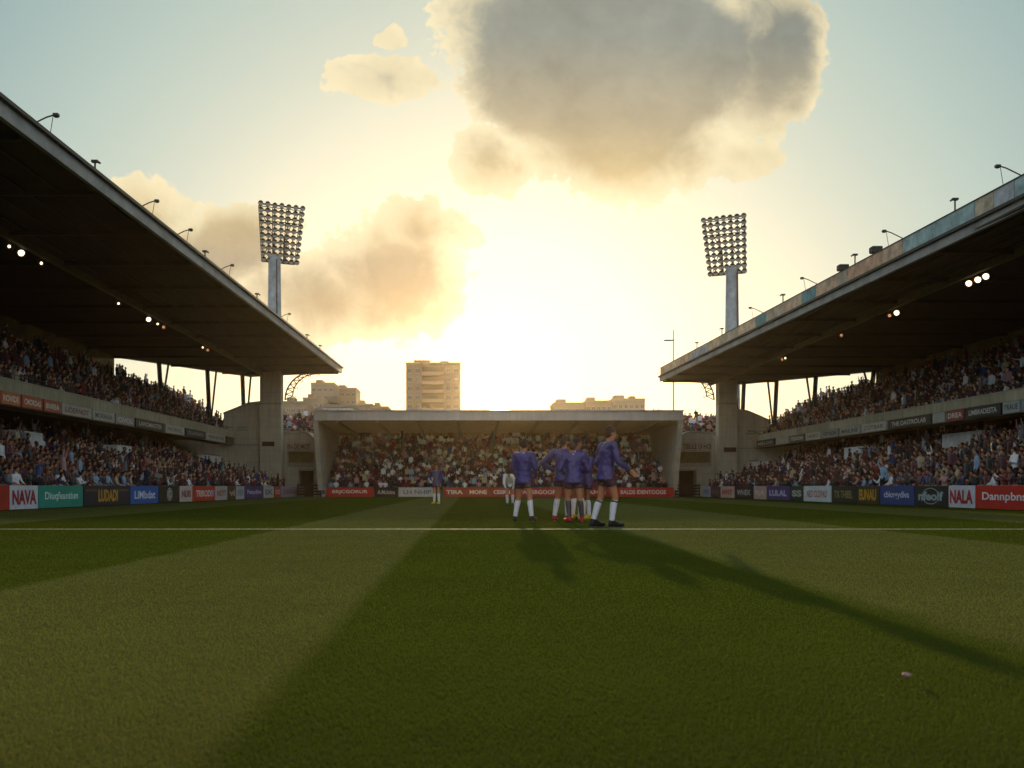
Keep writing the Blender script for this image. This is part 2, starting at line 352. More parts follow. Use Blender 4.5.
P0 = dict(pelvis=(0, 0, .95), chest=(0, -.01, 1.32), neck=(0, -.01, 1.47), head=(0, .02, 1.64),
          shl=(-.18, -.01, 1.42), shr=(.18, -.01, 1.42), ell=(-.23, -.03, 1.14), elr=(.23, -.03, 1.14), hal=(-.22, .06, .90), har=(.22, .06, .90),
          hil=(-.09, 0, .92), hir=(.09, 0, .92), knl=(-.10, .03, .50), knr=(.10, .03, .50), anl=(-.11, -.02, .09), anr=(.11, -.02, .09),
          ftl=(-.12, .14, .03), ftr=(.12, .14, .03), hyaw=0.0, hpitch=0.0)
def J(**k):
    d = {a: (Vector(b) if isinstance(b, tuple) else b) for a, b in P0.items()}
    d.update({a: (Vector(b) if isinstance(b, tuple) else b) for a, b in k.items()}); return d
def head_matrix(j): return Matrix.Rotation(j['hyaw'], 3, 'Z') @ Matrix.Rotation(j['hpitch'], 3, 'X')
def add_head(mb, j):
    h = j['head']; M = head_matrix(j); at = lambda x, y, z: h + M @ Vector((x, y, z))
    mb.ball(at(0, -.012, .025), (.075, .094, .092), M); mb.ball(at(0, .03, -.05), (.054, .062, .07), M); mb.ball(at(0, .055, -.095), (.03, .03, .026), M)
    mb.ball(at(0, .096, -.018), (.013, .022, .026), M); mb.ball(at(0, .078, .03), (.05, .018, .014), M); mb.ball(at(0, .088, -.062), (.024, .012, .01), M)
    for s in (-1, 1):
        mb.ball(at(s*.077, -.012, -.01), (.012, .022, .034), M); mb.ball(at(s*.038, .062, -.03), (.025, .022, .022), M)
def add_hand(mb, el, wr, side):
    d = (wr - el).normalized(); up = Vector((0, 1, 0)) if abs(d.y) < .8 else Vector((0, 0, 1))
    w = d.cross(up).normalized(); nrm = w.cross(d).normalized(); p = wr + d * .05
    Mx = Matrix((w, d, nrm)).transposed(); mb.ball(p, (.016, .055, .042), Mx)
    cap(mb, wr, wr + d * .03, .026, .028)
    for k in range(4):
        b = p + d * .045 + nrm * (.034 - .022 * k); l = (.034, .042, .038, .028)[k]
        m = b + d * l - w * side * .006; e = m + (d * .8 - w * side * .5).normalized() * l * .75
        cap(mb, b - d * .02, m, .0105, .0095); cap(mb, m, e, .0095, .008)
    t = wr + d * .02 + nrm * .03; t2 = t + (d * .6 + nrm * .7).normalized() * .04; cap(mb, t, t2, .013, .011); cap(mb, t2, t2 + d * .03, .011, .009)
def build_body(j, hands=True):
    mb = MB(); pe, ch, ne = j['pelvis'], j['chest'], j['neck']; yaw = math.atan2((j['shr'] - j['shl']).y, (j['shr'] - j['shl']).x)
    rings(mb, [(pe + Vector((0, 0, -.10)), .10, .09, 0), (pe, .155, .115, 0), (pe.lerp(ch, .35), .125, .10, yaw*.5), (pe.lerp(ch, .7), .145, .11, yaw), (ch, .165, .115, yaw), (ch.lerp(ne, .6), .13, .09, yaw), (ne, .06, .06, yaw)])
    cap(mb, ne - Vector((0, 0, .03)), j['head'] - Vector((0, 0, .06)), .058, .052)
    for s in 'lr':
        sh, e, w = j['sh'+s], j['el'+s], j['ha'+s]; cap(mb, ch.lerp(sh, .25), sh - Vector((0, 0, .01)), .082, .058); cap(mb, sh, e, .055, .040); cap(mb, e, w, .042, .026)
        if hands: add_hand(mb, e, w, 1 if s == 'l' else -1)
        else: mb.ball(w + (w-e).normalized() * .06, (.03, .03, .05))
        hi, k, a, f = j['hi'+s], j['kn'+s], j['an'+s], j['ft'+s]; cap(mb, hi, k, .092, .058)
        calf = k.lerp(a, .3) - Vector((0, .015, 0)); cap(mb, k, calf, .055, .056); cap(mb, calf, a, .056, .038); cap(mb, a - Vector((0, 0, .02)), f, .042, .032)
    add_head(mb, j); return mb
def label_segments(j):
    """segments used to colour a fused one-piece figure: 0 shirt, 1 skin, 2 hair, 3 trousers"""
    M = head_matrix(j); h = j['head']; S = [(j['pelvis'] + Vector((0, 0, .08)), j['neck'] - Vector((0, 0, .05)), .15, 0), (h + M @ Vector((0, .05, -.01)), h + M @ Vector((0, .04, -.1)), .06, 1), (j['neck'] + Vector((0, 0, .02)), h, .05, 1),
         (h + M @ Vector((0, -.05, .03)), h + M @ Vector((0, .0, .085)), .085, 2)]
    for s in 'lr':
        S += [(j['sh'+s], j['el'+s], .055, 0), (j['el'+s], j['el'+s].lerp(j['ha'+s], .8), .04, 0), (j['ha'+s], j['ha'+s] + (j['ha'+s]-j['el'+s]).normalized()*.12, .035, 1),
              (j['hi'+s], j['kn'+s], .09, 3), (j['kn'+s], j['an'+s], .05, 3)]
    return S
def label_faces(me, S):
    n = len(me.polygons); c = np.empty(n*3); me.polygons.foreach_get('center', c); c = c.reshape(-1, 3); best = np.full(n, 9e9); lab = np.zeros(n, int)
    for a, b, r, l in S:
        a = np.array(a); b = np.array(b); ab = b - a; t = np.clip(((c - a) @ ab) / max(ab @ ab, 1e-9), 0, 1); d = np.linalg.norm(c - (a + t[:, None]*ab), axis=1) - r
        k = d < best; best[k] = d[k]; lab[k] = l
    return lab
sit = dict(pelvis=(0, -.1, .48), hil=(-.1, -.08, .47), hir=(.1, -.08, .47), knl=(-.13, .34, .48), knr=(.13, .34, .48), anl=(-.12, .3, .09), anr=(.12, .3, .09), ftl=(-.13, .42, .04), ftr=(.13, .42, .04),
           chest=(0, -.1, .84), neck=(0, -.09, 1.0), head=(0, -.05, 1.17), shl=(-.18, -.1, .94), shr=(.18, -.1, .94), ell=(-.24, -.02, .70), elr=(.24, -.02, .70), hal=(-.12, .2, .60), har=(.12, .2, .60))
SPOSE = {
 'seated': J(**sit),
 'clapping': J(**{**sit, 'ell': (-.24, .08, .74), 'elr': (.24, .08, .74), 'hal': (-.05, .26, .90), 'har': (.05, .26, .90)}),
 'leaning': J(**{**sit, 'chest': (.03, .02, .80), 'neck': (.04, .08, .95), 'head': (.05, .15, 1.1), 'shl': (-.15, .03, .91), 'shr': (.21, .03, .89), 'ell': (-.2, .2, .66), 'elr': (.24, .2, .66), 'hal': (-.06, .4, .78), 'har': (.06, .4, .78), 'hyaw': .5}),
 'standing': J(),
 'cheering': J(ell=(-.3, .06, 1.6), elr=(.3, .06, 1.6), hal=(-.24, .1, 1.86), har=(.26, .1, 1.84)),
 'standing with arms folded': J(ell=(-.25, .06, 1.16), elr=(.25, .06, 1.16), hal=(.04, .2, 1.2), har=(-.04, .2, 1.17), hyaw=-.5),
 'standing and pointing': J(elr=(.28, .2, 1.42), har=(.26, .46, 1.50), ell=(-.24, .05, 1.15), hal=(-.1, .2, 1.05), hyaw=-.2),
 'standing with one arm raised': J(elr=(.28, .04, 1.66), har=(.2, .06, 1.92), hyaw=.4)}
SNAMES = list(SPOSE)
SKIN = mat('skin', '#a9714f', .6, noise=.1, scale=8); SKIN2 = mat('brown_skin', '#8a5a3e', .6, noise=.1, scale=8)
def obj_color_mat():
    m = bpy.data.materials.new('spectator_cloth'); m.use_nodes = True; N = m.node_tree.nodes; L = m.node_tree.links; b = N['Principled BSDF']; b.inputs['Roughness'].default_value = .9; b.inputs['Sheen Weight'].default_value = .4
    oi = N.new('ShaderNodeObjectInfo'); tc = N.new('ShaderNodeTexCoord'); n = N.new('ShaderNodeTexNoise'); n.inputs['Scale'].default_value = 9; L.new(tc.outputs['Object'], n.inputs['Vector'])
    mr = N.new('ShaderNodeMapRange'); mr.inputs[3].default_value = .65; mr.inputs[4].default_value = 1.3; L.new(n.outputs['Fac'], mr.inputs[0])
    s = N.new('ShaderNodeVectorMath'); s.operation = 'SCALE'; L.new(oi.outputs['Color'], s.inputs[0]); L.new(mr.outputs[0], s.inputs['Scale']); L.new(s.outputs[0], b.inputs['Base Color'])
    return m
SHIRT = obj_color_mat(); HAIRM = mat('dark_hair', '#1d130d', .55, noise=.2, scale=20, spec=.3, bump=.6, bscale=60); HAIRB = mat('brown_hair', '#4a2e16', .55, noise=.3, scale=20, spec=.3, bump=.6, bscale=60); TROU = mat('dark_trousers', '#1c1e26', .9)
HI = {}; LO = {}
for nm, j in SPOSE.items():
    S = label_segments(j); me = fuse(build_body(j, False), .022, 2); me.name = 'spectator'
    lab = label_faces(me, S)
    for m in (SHIRT, SKIN, HAIRM, TROU): me.materials.append(m)
    me.polygons.foreach_set('material_index', lab.astype(np.int32)); me.polygons.foreach_set('use_smooth', [True]*len(lab)); HI[nm] = me
    me2 = me.copy(); me2.materials[2] = HAIRB; me2.materials[1] = SKIN2; HI[nm+'2'] = me2
    # low version: the part above the row in front only
    lo = fuse(build_body(j, False), .045, 1, .42)
    v = np.empty(len(lo.vertices)*3); lo.vertices.foreach_get('co', v); v = v.reshape(-1, 3); tri = []
    lo.calc_loop_triangles(); t = np.empty(len(lo.loop_triangles)*3, int); lo.loop_triangles.foreach_get('vertices', t); t = t.reshape(-1, 3)
    c = v[t].mean(1); cut = .4 if j['pelvis'].z < .7 else .7; keep = c[:, 2] > cut
    tt = t[keep]; us, inv = np.unique(tt, return_inverse=True)
    class Q: pass
    # labels for kept triangles
    best = np.full(len(tt), 9e9); lb = np.zeros(len(tt), int); cc = v[tt].mean(1)
    for a, b, r, l in S:
        a = np.array(a); b = np.array(b); ab = b-a; q = np.clip(((cc-a) @ ab)/max(ab@ab, 1e-9), 0, 1); d = np.linalg.norm(cc-(a+q[:, None]*ab), axis=1)-r
        k = d < best; best[k] = d[k]; lb[k] = l
    LO[nm] = (v[us], inv.reshape(-1, 3), lb)
PAL = [('black', '#141417', 13), ('navy', '#191f33', 12), ('charcoal', '#2c2b2e', 10), ('maroon', '#47191c', 12), ('brown', '#4a3024', 12), ('white', '#d2d4d6', 8), ('pale blue', '#7d9ab2', 5),
       ('red', '#7c2620', 4), ('grey', '#68686a', 6), ('claret', '#55242f', 8), ('cream', '#a89878', 3), ('royal blue', '#263c70', 4), ('pink', '#a47c7c', 3), ('olive', '#3c3b28', 3)]
PW = np.array([p[2] for p in PAL], float); PW /= PW.sum(); PE = np.array([5, 5, 6, 16, 9, 20, 6, 9, 7, 14, 6, 4, 9, 2], float); PE /= PE.sum()  # PE: more white and pink specks, also painting glow into the dark end crowd
SKT = [rgb(c) for c in ('#c9977a', '#d2a58a', '#b5805e', '#8a5a3e', '#6a4430')]; HRT = [rgb(c) for c in ('#17100c', '#2a1a10', '#4a3120', '#6b4a2a', '#8a8078', '#0f0d0c')]
TRT = [rgb(c) for c in ('#15161c', '#1f2533', '#2c2620', '#3a3a3c')]
PEOPLE = []      # (x, y, z, facing, stand name, row)
def seat_rows(n, y0, y1, xf, xb, z0, z1, face, stand, step=.385, skip=(), miss=.03):
    for r in range(n):
        t = (r + .55) / n; y = y0 + random.random() * step
        while y < y1:
            x = xf(y) + (xb(y) - xf(y)) * t; z = z0 + (z1 - z0) * r / (n - 1)
            if random.random() > miss and not any(a < y < b and r0 <= r < r1 for a, b, r0, r1 in skip):
                PEOPLE.append((x + random.uniform(-.07, .07), y + random.uniform(-.07, .07), z, face + random.uniform(-.35, .35), stand, r))
            y += step * random.uniform(.93, 1.12)

# ------------------------------------------------------------------ side grandstands
def stepped(n, y, xf, xb, z0, z1, zb=0):
    f, b = xf(y), xb(y); pr = [(f, zb)]
    for r in range(n):
        xa = f + (b - f) * r / n; xc = f + (b - f) * (r + 1) / n; z = z0 + (z1 - z0) * r / (n - 1); pr += [(xa, z), (xc, z)]
    return pr + [(b, zb)]
def grandstand(side, cfg, label):
    root = empty('grandstand', (side * cfg['bx'], 40, 0)); tag(root, label, 'grandstand')
    inv = Matrix.Translation((-side * cfg['bx'], -40, 0))
    def put(mb, name, mats, parent=root, **k):
        o = mb.build(name, mats, parent, **k)
        if parent is root: o.location = (-side * cfg['bx'], -40, 0)
        return o
    y0, y1 = cfg['y0'], cfg['y1']
    lf, lb = cfg['low_f'], cfg['low_b']; n1 = cfg['n_low']
    m = MB(); m.prism(lambda y: stepped(n1, y, lf, lb, cfg['lz'][0], cfg['lz'][1]), y0, cfg['ylow']); put(m, 'lower_terrace', CONCS)
    uf, ub = cfg['up_f'], cfg['up_b']; n2 = cfg['n_up']; z0, z1 = cfg['uz']; zs = cfg['slab']
    m = MB()
    def up(y):
        p = stepped(n2, y, uf, ub, z0, z1, zs + .02)[1:-1]; return p + [(ub(y), z1 - .5), (uf(y) + side*1.2, zs), (uf(y), zs)]
    m.prism(up, y0, y1); put(m, 'upper_terrace', CONCS)
    # wall behind the lower tier, ceiling of the concourse
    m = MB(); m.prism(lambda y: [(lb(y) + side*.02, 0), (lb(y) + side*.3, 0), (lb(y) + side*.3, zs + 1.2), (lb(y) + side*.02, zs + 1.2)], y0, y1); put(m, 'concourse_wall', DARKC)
    m = MB()
    for y in np.arange(y0 + 2, y1, 5.2): m.box((lb(y) - side*1.6, y, (zs + cfg['lz'][1]*.72) / 2 + .2), (.35, .35, zs - cfg['lz'][1]*.72 + .5))
    # balcony front
    bt = cfg['bal_top']; b0 = cfg['bal_mid']; bb = cfg['bal_bot']
    bf = cfg['bal_x']
    m = MB(); m.prism(lambda y: [(bf(y), b0), (bf(y), bt), (bf(y) + side*.22, bt), (bf(y) + side*.22, bb), (bf(y) + side*.1, bb), (bf(y) + side*.1, b0)], y0, cfg['ybal']); bal = put(m, 'balcony_front', mat_concrete('balcony_concrete', '#bbb296', jw=2.6, jh=9, streak=.2, c2=(.66, .68, .64)))
    m = MB(); m.prism(lambda y: [(bf(y) - side*.03, bt), (bf(y) - side*.03, bt + .06), (bf(y) + side*.26, bt + .06), (bf(y) + side*.26, bt)], y0, cfg['ybal']); m.build('coping', CONC2, bal)
    m = MB()
    for y in np.arange(y0 + 1, cfg['ybal'] - .2, 1.6): m.tube([(bf(y) + side*.1, y, bt + .06), (bf(y) + side*.1, y, bt + .30)], .015, 5)
    m.prism(lambda y: [(bf(y) + side*.085, bt + .28), (bf(y) + side*.085, bt + .31), (bf(y) + side*.115, bt + .31), (bf(y) + side*.115, bt + .28)], y0, cfg['ybal']); m.build('handrail', STEEL, bal)
    for (a, b, bg, fg, tx) in cfg['ribbon']:
        ya, yb = line_y(bf, a), line_y(bf, b); ya, yb = min(ya, yb), max(ya, yb)
        m = MB(); xm = lambda y: bf(y) + side*.02
        hgt = b0 - bb - .06; m.prism(lambda y: [(xm(y) - side*.06, bb + .02), (xm(y) + side*.06, bb + .02), (xm(y) + side*.06, b0 - .02), (xm(y) - side*.06, b0 - .02)], ya + .04, yb - .04)
        if tx:
            d = Vector((xm(yb) - xm(ya), yb - ya, 0)); L_ = d.length; d.normalize(); nrm = Vector((-side, 0, 0)); ux = d * (1 if side < 0 else -1)
            text_mb(m, tx, ((xm(ya)+xm(yb))/2 - side*.06, (ya+yb)/2, (b0+bb)/2), ux, L_*.78, hgt*.5, 1, .02, n=nrm)
        pn = m.build('advertising_panel', [mat('ad_' + bg, bg, .5, noise=.15), mat('ad_' + fg, fg, .5, noise=.15)], bal)
    # roof
    zr = cfg['roof_z']; rf = cfg['roof_f']; c1, c2, c3 = cfg['roof_c']
    poly = [(rf(y0), y0), (rf(c1[1]), c1[1]), c2, c3, (c3[0], y0)]
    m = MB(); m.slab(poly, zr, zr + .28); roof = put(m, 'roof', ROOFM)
    m = MB(); ft = cfg['fascia']
    m.prism(lambda y: [(rf(y) - side*.14, zr - .12), (rf(y), zr - .12), (rf(y), zr + ft), (rf(y) - side*.14, zr + ft)], y0, c1[1] + .1); m.build('fascia', FASC, roof)
    m = MB(); m.prism(lambda y: [(rf(y) - side*.26, zr + ft), (rf(y) - side*.02, zr + ft), (rf(y) - side*.02, zr + ft + .1), (rf(y) - side*.26, zr + ft + .1)], y0, c1[1] + .2); m.build('gutter', STEEL, roof)
    # end trim from front corner to back corner
    m = MB(); m.tube([(rf(c1[1]), c1[1] + .05, zr + .1), (c2[0], c2[1] + .05, zr + .1), (c3[0], c3[1] + .05, zr + .1)], .17, 6); m.build('end_trim', CONC2, roof)
    gx = cfg['girder_x']
    m = MB(); 
    for dz in (0,):
        m.prism(lambda y: [(gx - .09, zr - .28), (gx + .09, zr - .28), (gx + .09, zr), (gx - .09, zr)], y0, 71.5)
    m.build('girder', mat('girder_steel', '#6a604a', .7, noise=.2), roof)
    for y in np.arange(y0 + 1, 72, 4.3):
        xb_ = c3[0] if y < c3[1] else c3[0] + (c2[0]-c3[0]) * (y-c3[1])/(c2[1]-c3[1])
        xa = rf(min(y, 70)); dz = .16
        if abs(xb_) <= abs(xa): continue
        m = MB(); m.box(((xa + xb_)/2, y, zr - .0 - dz/2), (abs(xb_ - xa) - .3, .14, dz)); m.build('roof_beam', mat('beam_steel', '#343026', .7, noise=.2), roof)
    for k in range(5):
        for xs in ((gx + (rf(40) - gx) * (k+.7)/5.2),):
            m = MB(); m.prism(lambda y: [(xs - .03, zr - .07), (xs + .03, zr - .07), (xs + .03, zr - .002), (xs - .03, zr - .002)], y0, 69.5); m.build('purlin', mat('beam_steel', '#343026', .7), roof)
    # back wall
    m = MB(); m.prism([(c3[0] - side*.25, zs), (c3[0] - side*.05, zs), (c3[0] - side*.05, zr - .01), (c3[0] - side*.25, zr - .01)], y0, c3[1]); put(m, 'back_wall', BWALL)
    # v-shaped props
    for t in cfg['props']:
        x = c3[0] + (c2[0]-c3[0])*t; y = c3[1] + (c2[1]-c3[1])*t; u = (abs(x) - abs(uf(y))) / (abs(ub(y)) - abs(uf(y))); zb = z0 + (z1 - z0) * max(0, min(1, u)) - .3
        m = MB(); m.tube([(x - side*.3, y - .3, zb), (x - side*.1, y - .35, zr)], [.16, .17], 8); m.tube([(x - side*.3, y - .3, zb + .2), (x - side*.75, y - .2, zr)], [.07, .08], 6); put(m, 'roof_prop', STEEL)
    # end wing wall, pillar
    px0, px1, py = cfg['pillar']
    m = MB(); zt = cfg['pil_z']
    m.box(((px0+px1)/2, py + .45, zt/2), (abs(px1-px0), .9, zt)); pil = put(m, 'pillar', CONC, bevel=.03)
    m = MB(); m.box(((px0+px1)/2, py - .03, 7.25), (abs(px1-px0) + .1, .1, .12)); m.build('string_course', CONC2, pil)
    sz = cfg['slot_z']
    m = MB(); cxp = (px0*.6+px1*.4)
    m.box((cxp, py - .02, sz), (.95, .06, .36), 0); m.box((cxp, py - .05, sz + .22), (1.1, .12, .08), 1); m.box((cxp, py - .05, sz - .22), (1.1, .12, .08), 1); m.build('slot_window', [mat('dark_red_shutter', '#3a2218', .8), CONC], pil)
    wx = cfg['wing_x']
    m = MB(); z_a, z_b = cfg['wing_z']
    pr = [(px0, 0), (px0, z_b), (px0 + (wx-px0)*.35, z_b - .12), (px0 + (wx-px0)*.7, z_a + .35), (wx, z_a), (wx, zs + .3), (cfg['wing_lo'], zs + .3), (cfg['wing_lo'], 0)]
    m.prism(pr, py + .5, py + .8); wing = put(m, 'end_wall', CONC)
    m = MB(); m.prism([(px0 + (wx-px0)*a, z) for a, z in ((0, z_b), (.35, z_b - .12), (.7, z_a + .35), (1, z_a), (1, z_a + .14), (.7, z_a + .49), (.35, z_b + .02), (0, z_b + .14))], py + .4, py + .9); m.build('coping', CONC2, wing)
    m = MB(); m.box(((px0 + wx)/2, py + .46, bb + 1.35), (.7, .06, .12)); m.box(((px0 + wx)/2, py + .44, bb + 1.15), (.9, .08, .1)); m.build('wall_vent', GREYP, wing)
    m = MB(); m.box(((px0 + wx)/2, py + .45, bb), (abs(wx - px0), .1, .1)); m.build('string_course', CONC2, wing)
    # small dark steward gate at the end of the balcony
    m = MB(); m.box((wx + side*.35, py - .2, bt + .45), (.9, .12, .75)); put(m, 'balcony_gate', STEEL)
    # curved lattice bracket between pillar and roof
    m = MB(); sx = -side; pts = []; q = []
    for k in range(9):
        t = k/8; a = t*math.pi/2; pts.append((px1 + sx*(.15 + 2.2*(1-math.cos(a))), py + .8, 7.6 + 2.2*math.sin(a))); q.append((px1 + sx*(.75 + 1.9*(1-math.cos(a))), py + .8, 7.9 + 1.75*math.sin(a)))
    m.tube(pts, .06, 6); m.tube(q, .05, 6)
    for k in range(8): m.tube([pts[k], q[k]], .035, 5); m.tube([pts[k+1], q[k]], .035, 5)
    for k in range(0, 9, 2): m.tube([q[k], (q[k][0] + sx*.2, q[k][1], q[k][2] - .15), (q[k][0] + sx*.25, q[k][1], q[k][2] + .05)], .03, 5)
    m.tube([pts[8], (pts[8][0], pts[8][1], zr)], .05, 6); m.tube([pts[6], (pts[6][0], pts[6][1], zr)], .05, 6)
    put(m, 'lattice_bracket', STEEL)
    return root, roof
def line_y(fx, px):
    """y at which the line x=fx(y) shows at column px"""
    u = uu(px); b = fx(1.0) - fx(0.0); return fx(0.0) / (u - b)
LB = extrude_line(-13.1, .04); RB = extrude_line(17.3, 0.0)
LBAL = extrude_line(-18.5, .007); RBAL = extrude_line(22.1, -.006)
cfgL = dict(bx=20, y0=9, y1=76, ylow=69.6, ybal=70.6, low_f=lambda y: LB(y) - .75, low_b=lambda y: -23.2, n_low=13, lz=(.30, 3.0), up_f=lambda y: LBAL(y) - .25, up_b=lambda y: -24.3, n_up=10, uz=(4.35, 7.75), slab=4.1,
    bal_top=5.1, bal_mid=4.62, bal_bot=4.07, bal_x=LBAL, roof_z=9.72, roof_f=extrude_line(-10.1, .0255), roof_c=((-10.1, 70), (-17.8, 73), (-24.6, 61.6)), fascia=.26, girder_x=-16.2,
    props=(.31, .654, .93), pillar=(-16.35, -14.7, 70), pil_z=9.71, slot_z=4.1, wing_x=-19.3, wing_z=(6.45, 7.35), wing_lo=-23.5,
    ribbon=[(-60, 0, '#b0472c', '#e8d8c8', 'MARODE'), (0, 20, '#b8683c', '#efe0cc', 'ROVIDE'), (21, 42, '#b2492e', '#e9dccb', 'CMORDAS'), (43, 60, '#a8452f', '#ddd8cc', 'BNREA'), (61, 91, '#a9a49a', '#6b3030', 'LIDERNOT'), (92, 114, '#a8a8a0', '#40464c', 'MORANIA'),
            (115, 134, '#8f8d86', '#d8d8d0', 'CIVOL'), (135, 164, '#1b1a1c', '#b8b8b0', 'LANDMASTER'), (165, 184, '#b5b5ac', '#5c5850', 'NORIEL'), (185, 205, '#22222a', '#9a9a90', 'DLAVARD'), (206, 225, '#bab8ac', '#5c5850', 'PANOVI'), (226, 235, '#2c2a28', '#9a9a90', '')])
cfgR = dict(bx=24, y0=9, y1=76, ylow=69.6, ybal=70.6, low_f=lambda y: RB(y) + .75, low_b=lambda y: 26.2, n_low=12, lz=(.30, 2.9), up_f=lambda y: RBAL(y) + .25, up_b=lambda y: 29.0, n_up=10, uz=(4.0, 7.4), slab=3.8,
    bal_top=4.7, bal_mid=4.3, bal_bot=3.78, bal_x=RBAL, roof_z=9.08, roof_f=extrude_line(14.9, -.037), roof_c=((14.9, 70), (21.7, 73), (29.3, 64.4)), fascia=.2, girder_x=19.1,
    props=(.04, .42, .70, .95), pillar=(20.8, 19.35, 70), pil_z=9.07, slot_z=3.65, wing_x=23.4, wing_z=(5.9, 6.75), wing_lo=26.4,
    ribbon=[(1022, 1100, '#84959a', '#e0e0d8', 'MORADA'), (1003, 1021, '#a0a8a4', '#39444c', 'TRAUE'), (966, 1002, '#1d1f20', '#c8c8c0', 'LIMBRADESTA'), (947, 965, '#8a3a34', '#e0d8cc', 'DREA'), (933, 946, '#a3a79c', '#444444', ''), (888, 932, '#232524', '#c6c6b8', 'THE DASTROLAB'),
            (862, 887, '#b4b2a2', '#56544c', 'CUTBAR'), (840, 861, '#9fa095', '#3e3e3c', 'MAILINE'), (822, 839, '#8f9088', '#303234', 'VETRON'), (806, 821, '#b6b4a4', '#565448', 'NARD'), (790, 805, '#56564e', '#c9c9bd', 'TEXON'), (776, 789, '#a8a696', '#404040', ''), (757, 775, '#3a3a34', '#a8a8a0', 'MELOP')])
standL, roofL = grandstand(-1, cfgL, 'two-tier grandstand on the left with a long dark cantilever roof')
standR, roofR = grandstand(1, cfgR, 'two-tier grandstand on the right with coloured panels along its roof edge')
# coloured panels along the right roof edge
pc = ['#8fa8a8', '#5f9196', '#c9a183', '#9fa3a8', '#c4a58a', '#cdb393', '#b9b09c', '#5a8f93', '#c8a88c', '#b6a890']
rf = cfgR['roof_f']; y = 9.0; k = 0; zz = 9.08 + .33
while y < 69.5:
    l = random.choice((1.0, 1.6, 2.2, 2.9)); e = min(y + l, 70.0)
    m = MB(); m.prism(lambda q: [(rf(q) - .1, zz), (rf(q) - .02, zz), (rf(q) - .02, zz + .58), (rf(q) - .1, zz + .58)], y + .02, e - .02)
    c = random.choice(pc); m.build('parapet_panel', mat('parapet_' + c, c, .6, noise=.35, scale=1.8), roofR); y = e; k += 1
m = MB(); m.prism(lambda q: [(rf(q) - .12, zz + .58), (rf(q), zz + .58), (rf(q), zz + .62), (rf(q) - .12, zz + .62)], 9, 70); m.build('parapet_cap', STEEL, roofR)

# vomitory walls in the lower tiers: white parapets round the stair heads
VOM = []
def vomitory(side, pxa, pxb, row, label):
    cfg = cfgL if side < 0 else cfgR; n = cfg['n_low']; t = (row + .5) / n; fx = lambda y: cfg['low_f'](y) + (cfg['low_b'](y) - cfg['low_f'](y)) * t
    f0 = fx(1.) - fx(0.); ya = fx(0.)/(uu(pxa)-f0); yb = fx(0.)/(uu(pxb)-f0); ya, yb = sorted((ya, yb)); x = fx((ya+yb)/2); z = cfg['lz'][0] + (cfg['lz'][1]-cfg['lz'][0])*row/(n-1)
    root = empty('stair_head', (x, (ya+yb)/2, z)); tag(root, label, 'stair head', 'white stair heads in the lower tiers'); L_ = yb - ya
    m = MB(); m.box((0, 0, .85), (.12, L_, .72)); m.build('front_wall', WHITE, root, bevel=.02)
    for s in (-1, 1): m = MB(); m.box((side*.8, s*(L_/2 - .06), .6), (1.5, .12, 1.2)); m.build('side_wall', WHITE, root)
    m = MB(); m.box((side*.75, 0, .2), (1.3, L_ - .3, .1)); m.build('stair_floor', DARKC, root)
    m = MB(); m.tube([(0, -L_/2, 1.3), (0, L_/2, 1.3)], .02, 6); m.build('handrail', STEEL, root)
    return (ya - .1, yb + .1, row - 2, row + 3)
skL = [vomitory(-1, 14, 42, 8, 'white walled stair head nearest the camera in the left lower tier'), vomitory(-1, 116, 131, 7, 'white walled stair head halfway along the left lower tier'), vomitory(-1, 204, 221, 7, 'white walled stair head at the far end of the left lower tier')]
skR = [vomitory(1, 943, 982, 8, 'largest white walled stair head, nearest in the right lower tier'), vomitory(1, 845, 862, 7, 'white walled stair head halfway along the right lower tier'), vomitory(1, 749, 758, 5, 'small white walled stair head near the right pillar')]
L_ = cfgL; seat_rows(13, 17, 69.3, L_['low_f'], L_['low_b'], *L_['lz'], R(-90), 'left lower', skip=skL)
L_ = cfgR; seat_rows(12, 17, 69.3, L_['low_f'], L_['low_b'], *L_['lz'], R(90), 'right lower', skip=skR)
L_ = cfgL; seat_rows(10, 20, 75.5, L_['up_f'], L_['up_b'], *L_['uz'], R(-90), 'left upper')
L_ = cfgR; seat_rows(10, 20, 75.5, L_['up_f'], L_['up_b'], *L_['uz'], R(90), 'right upper')

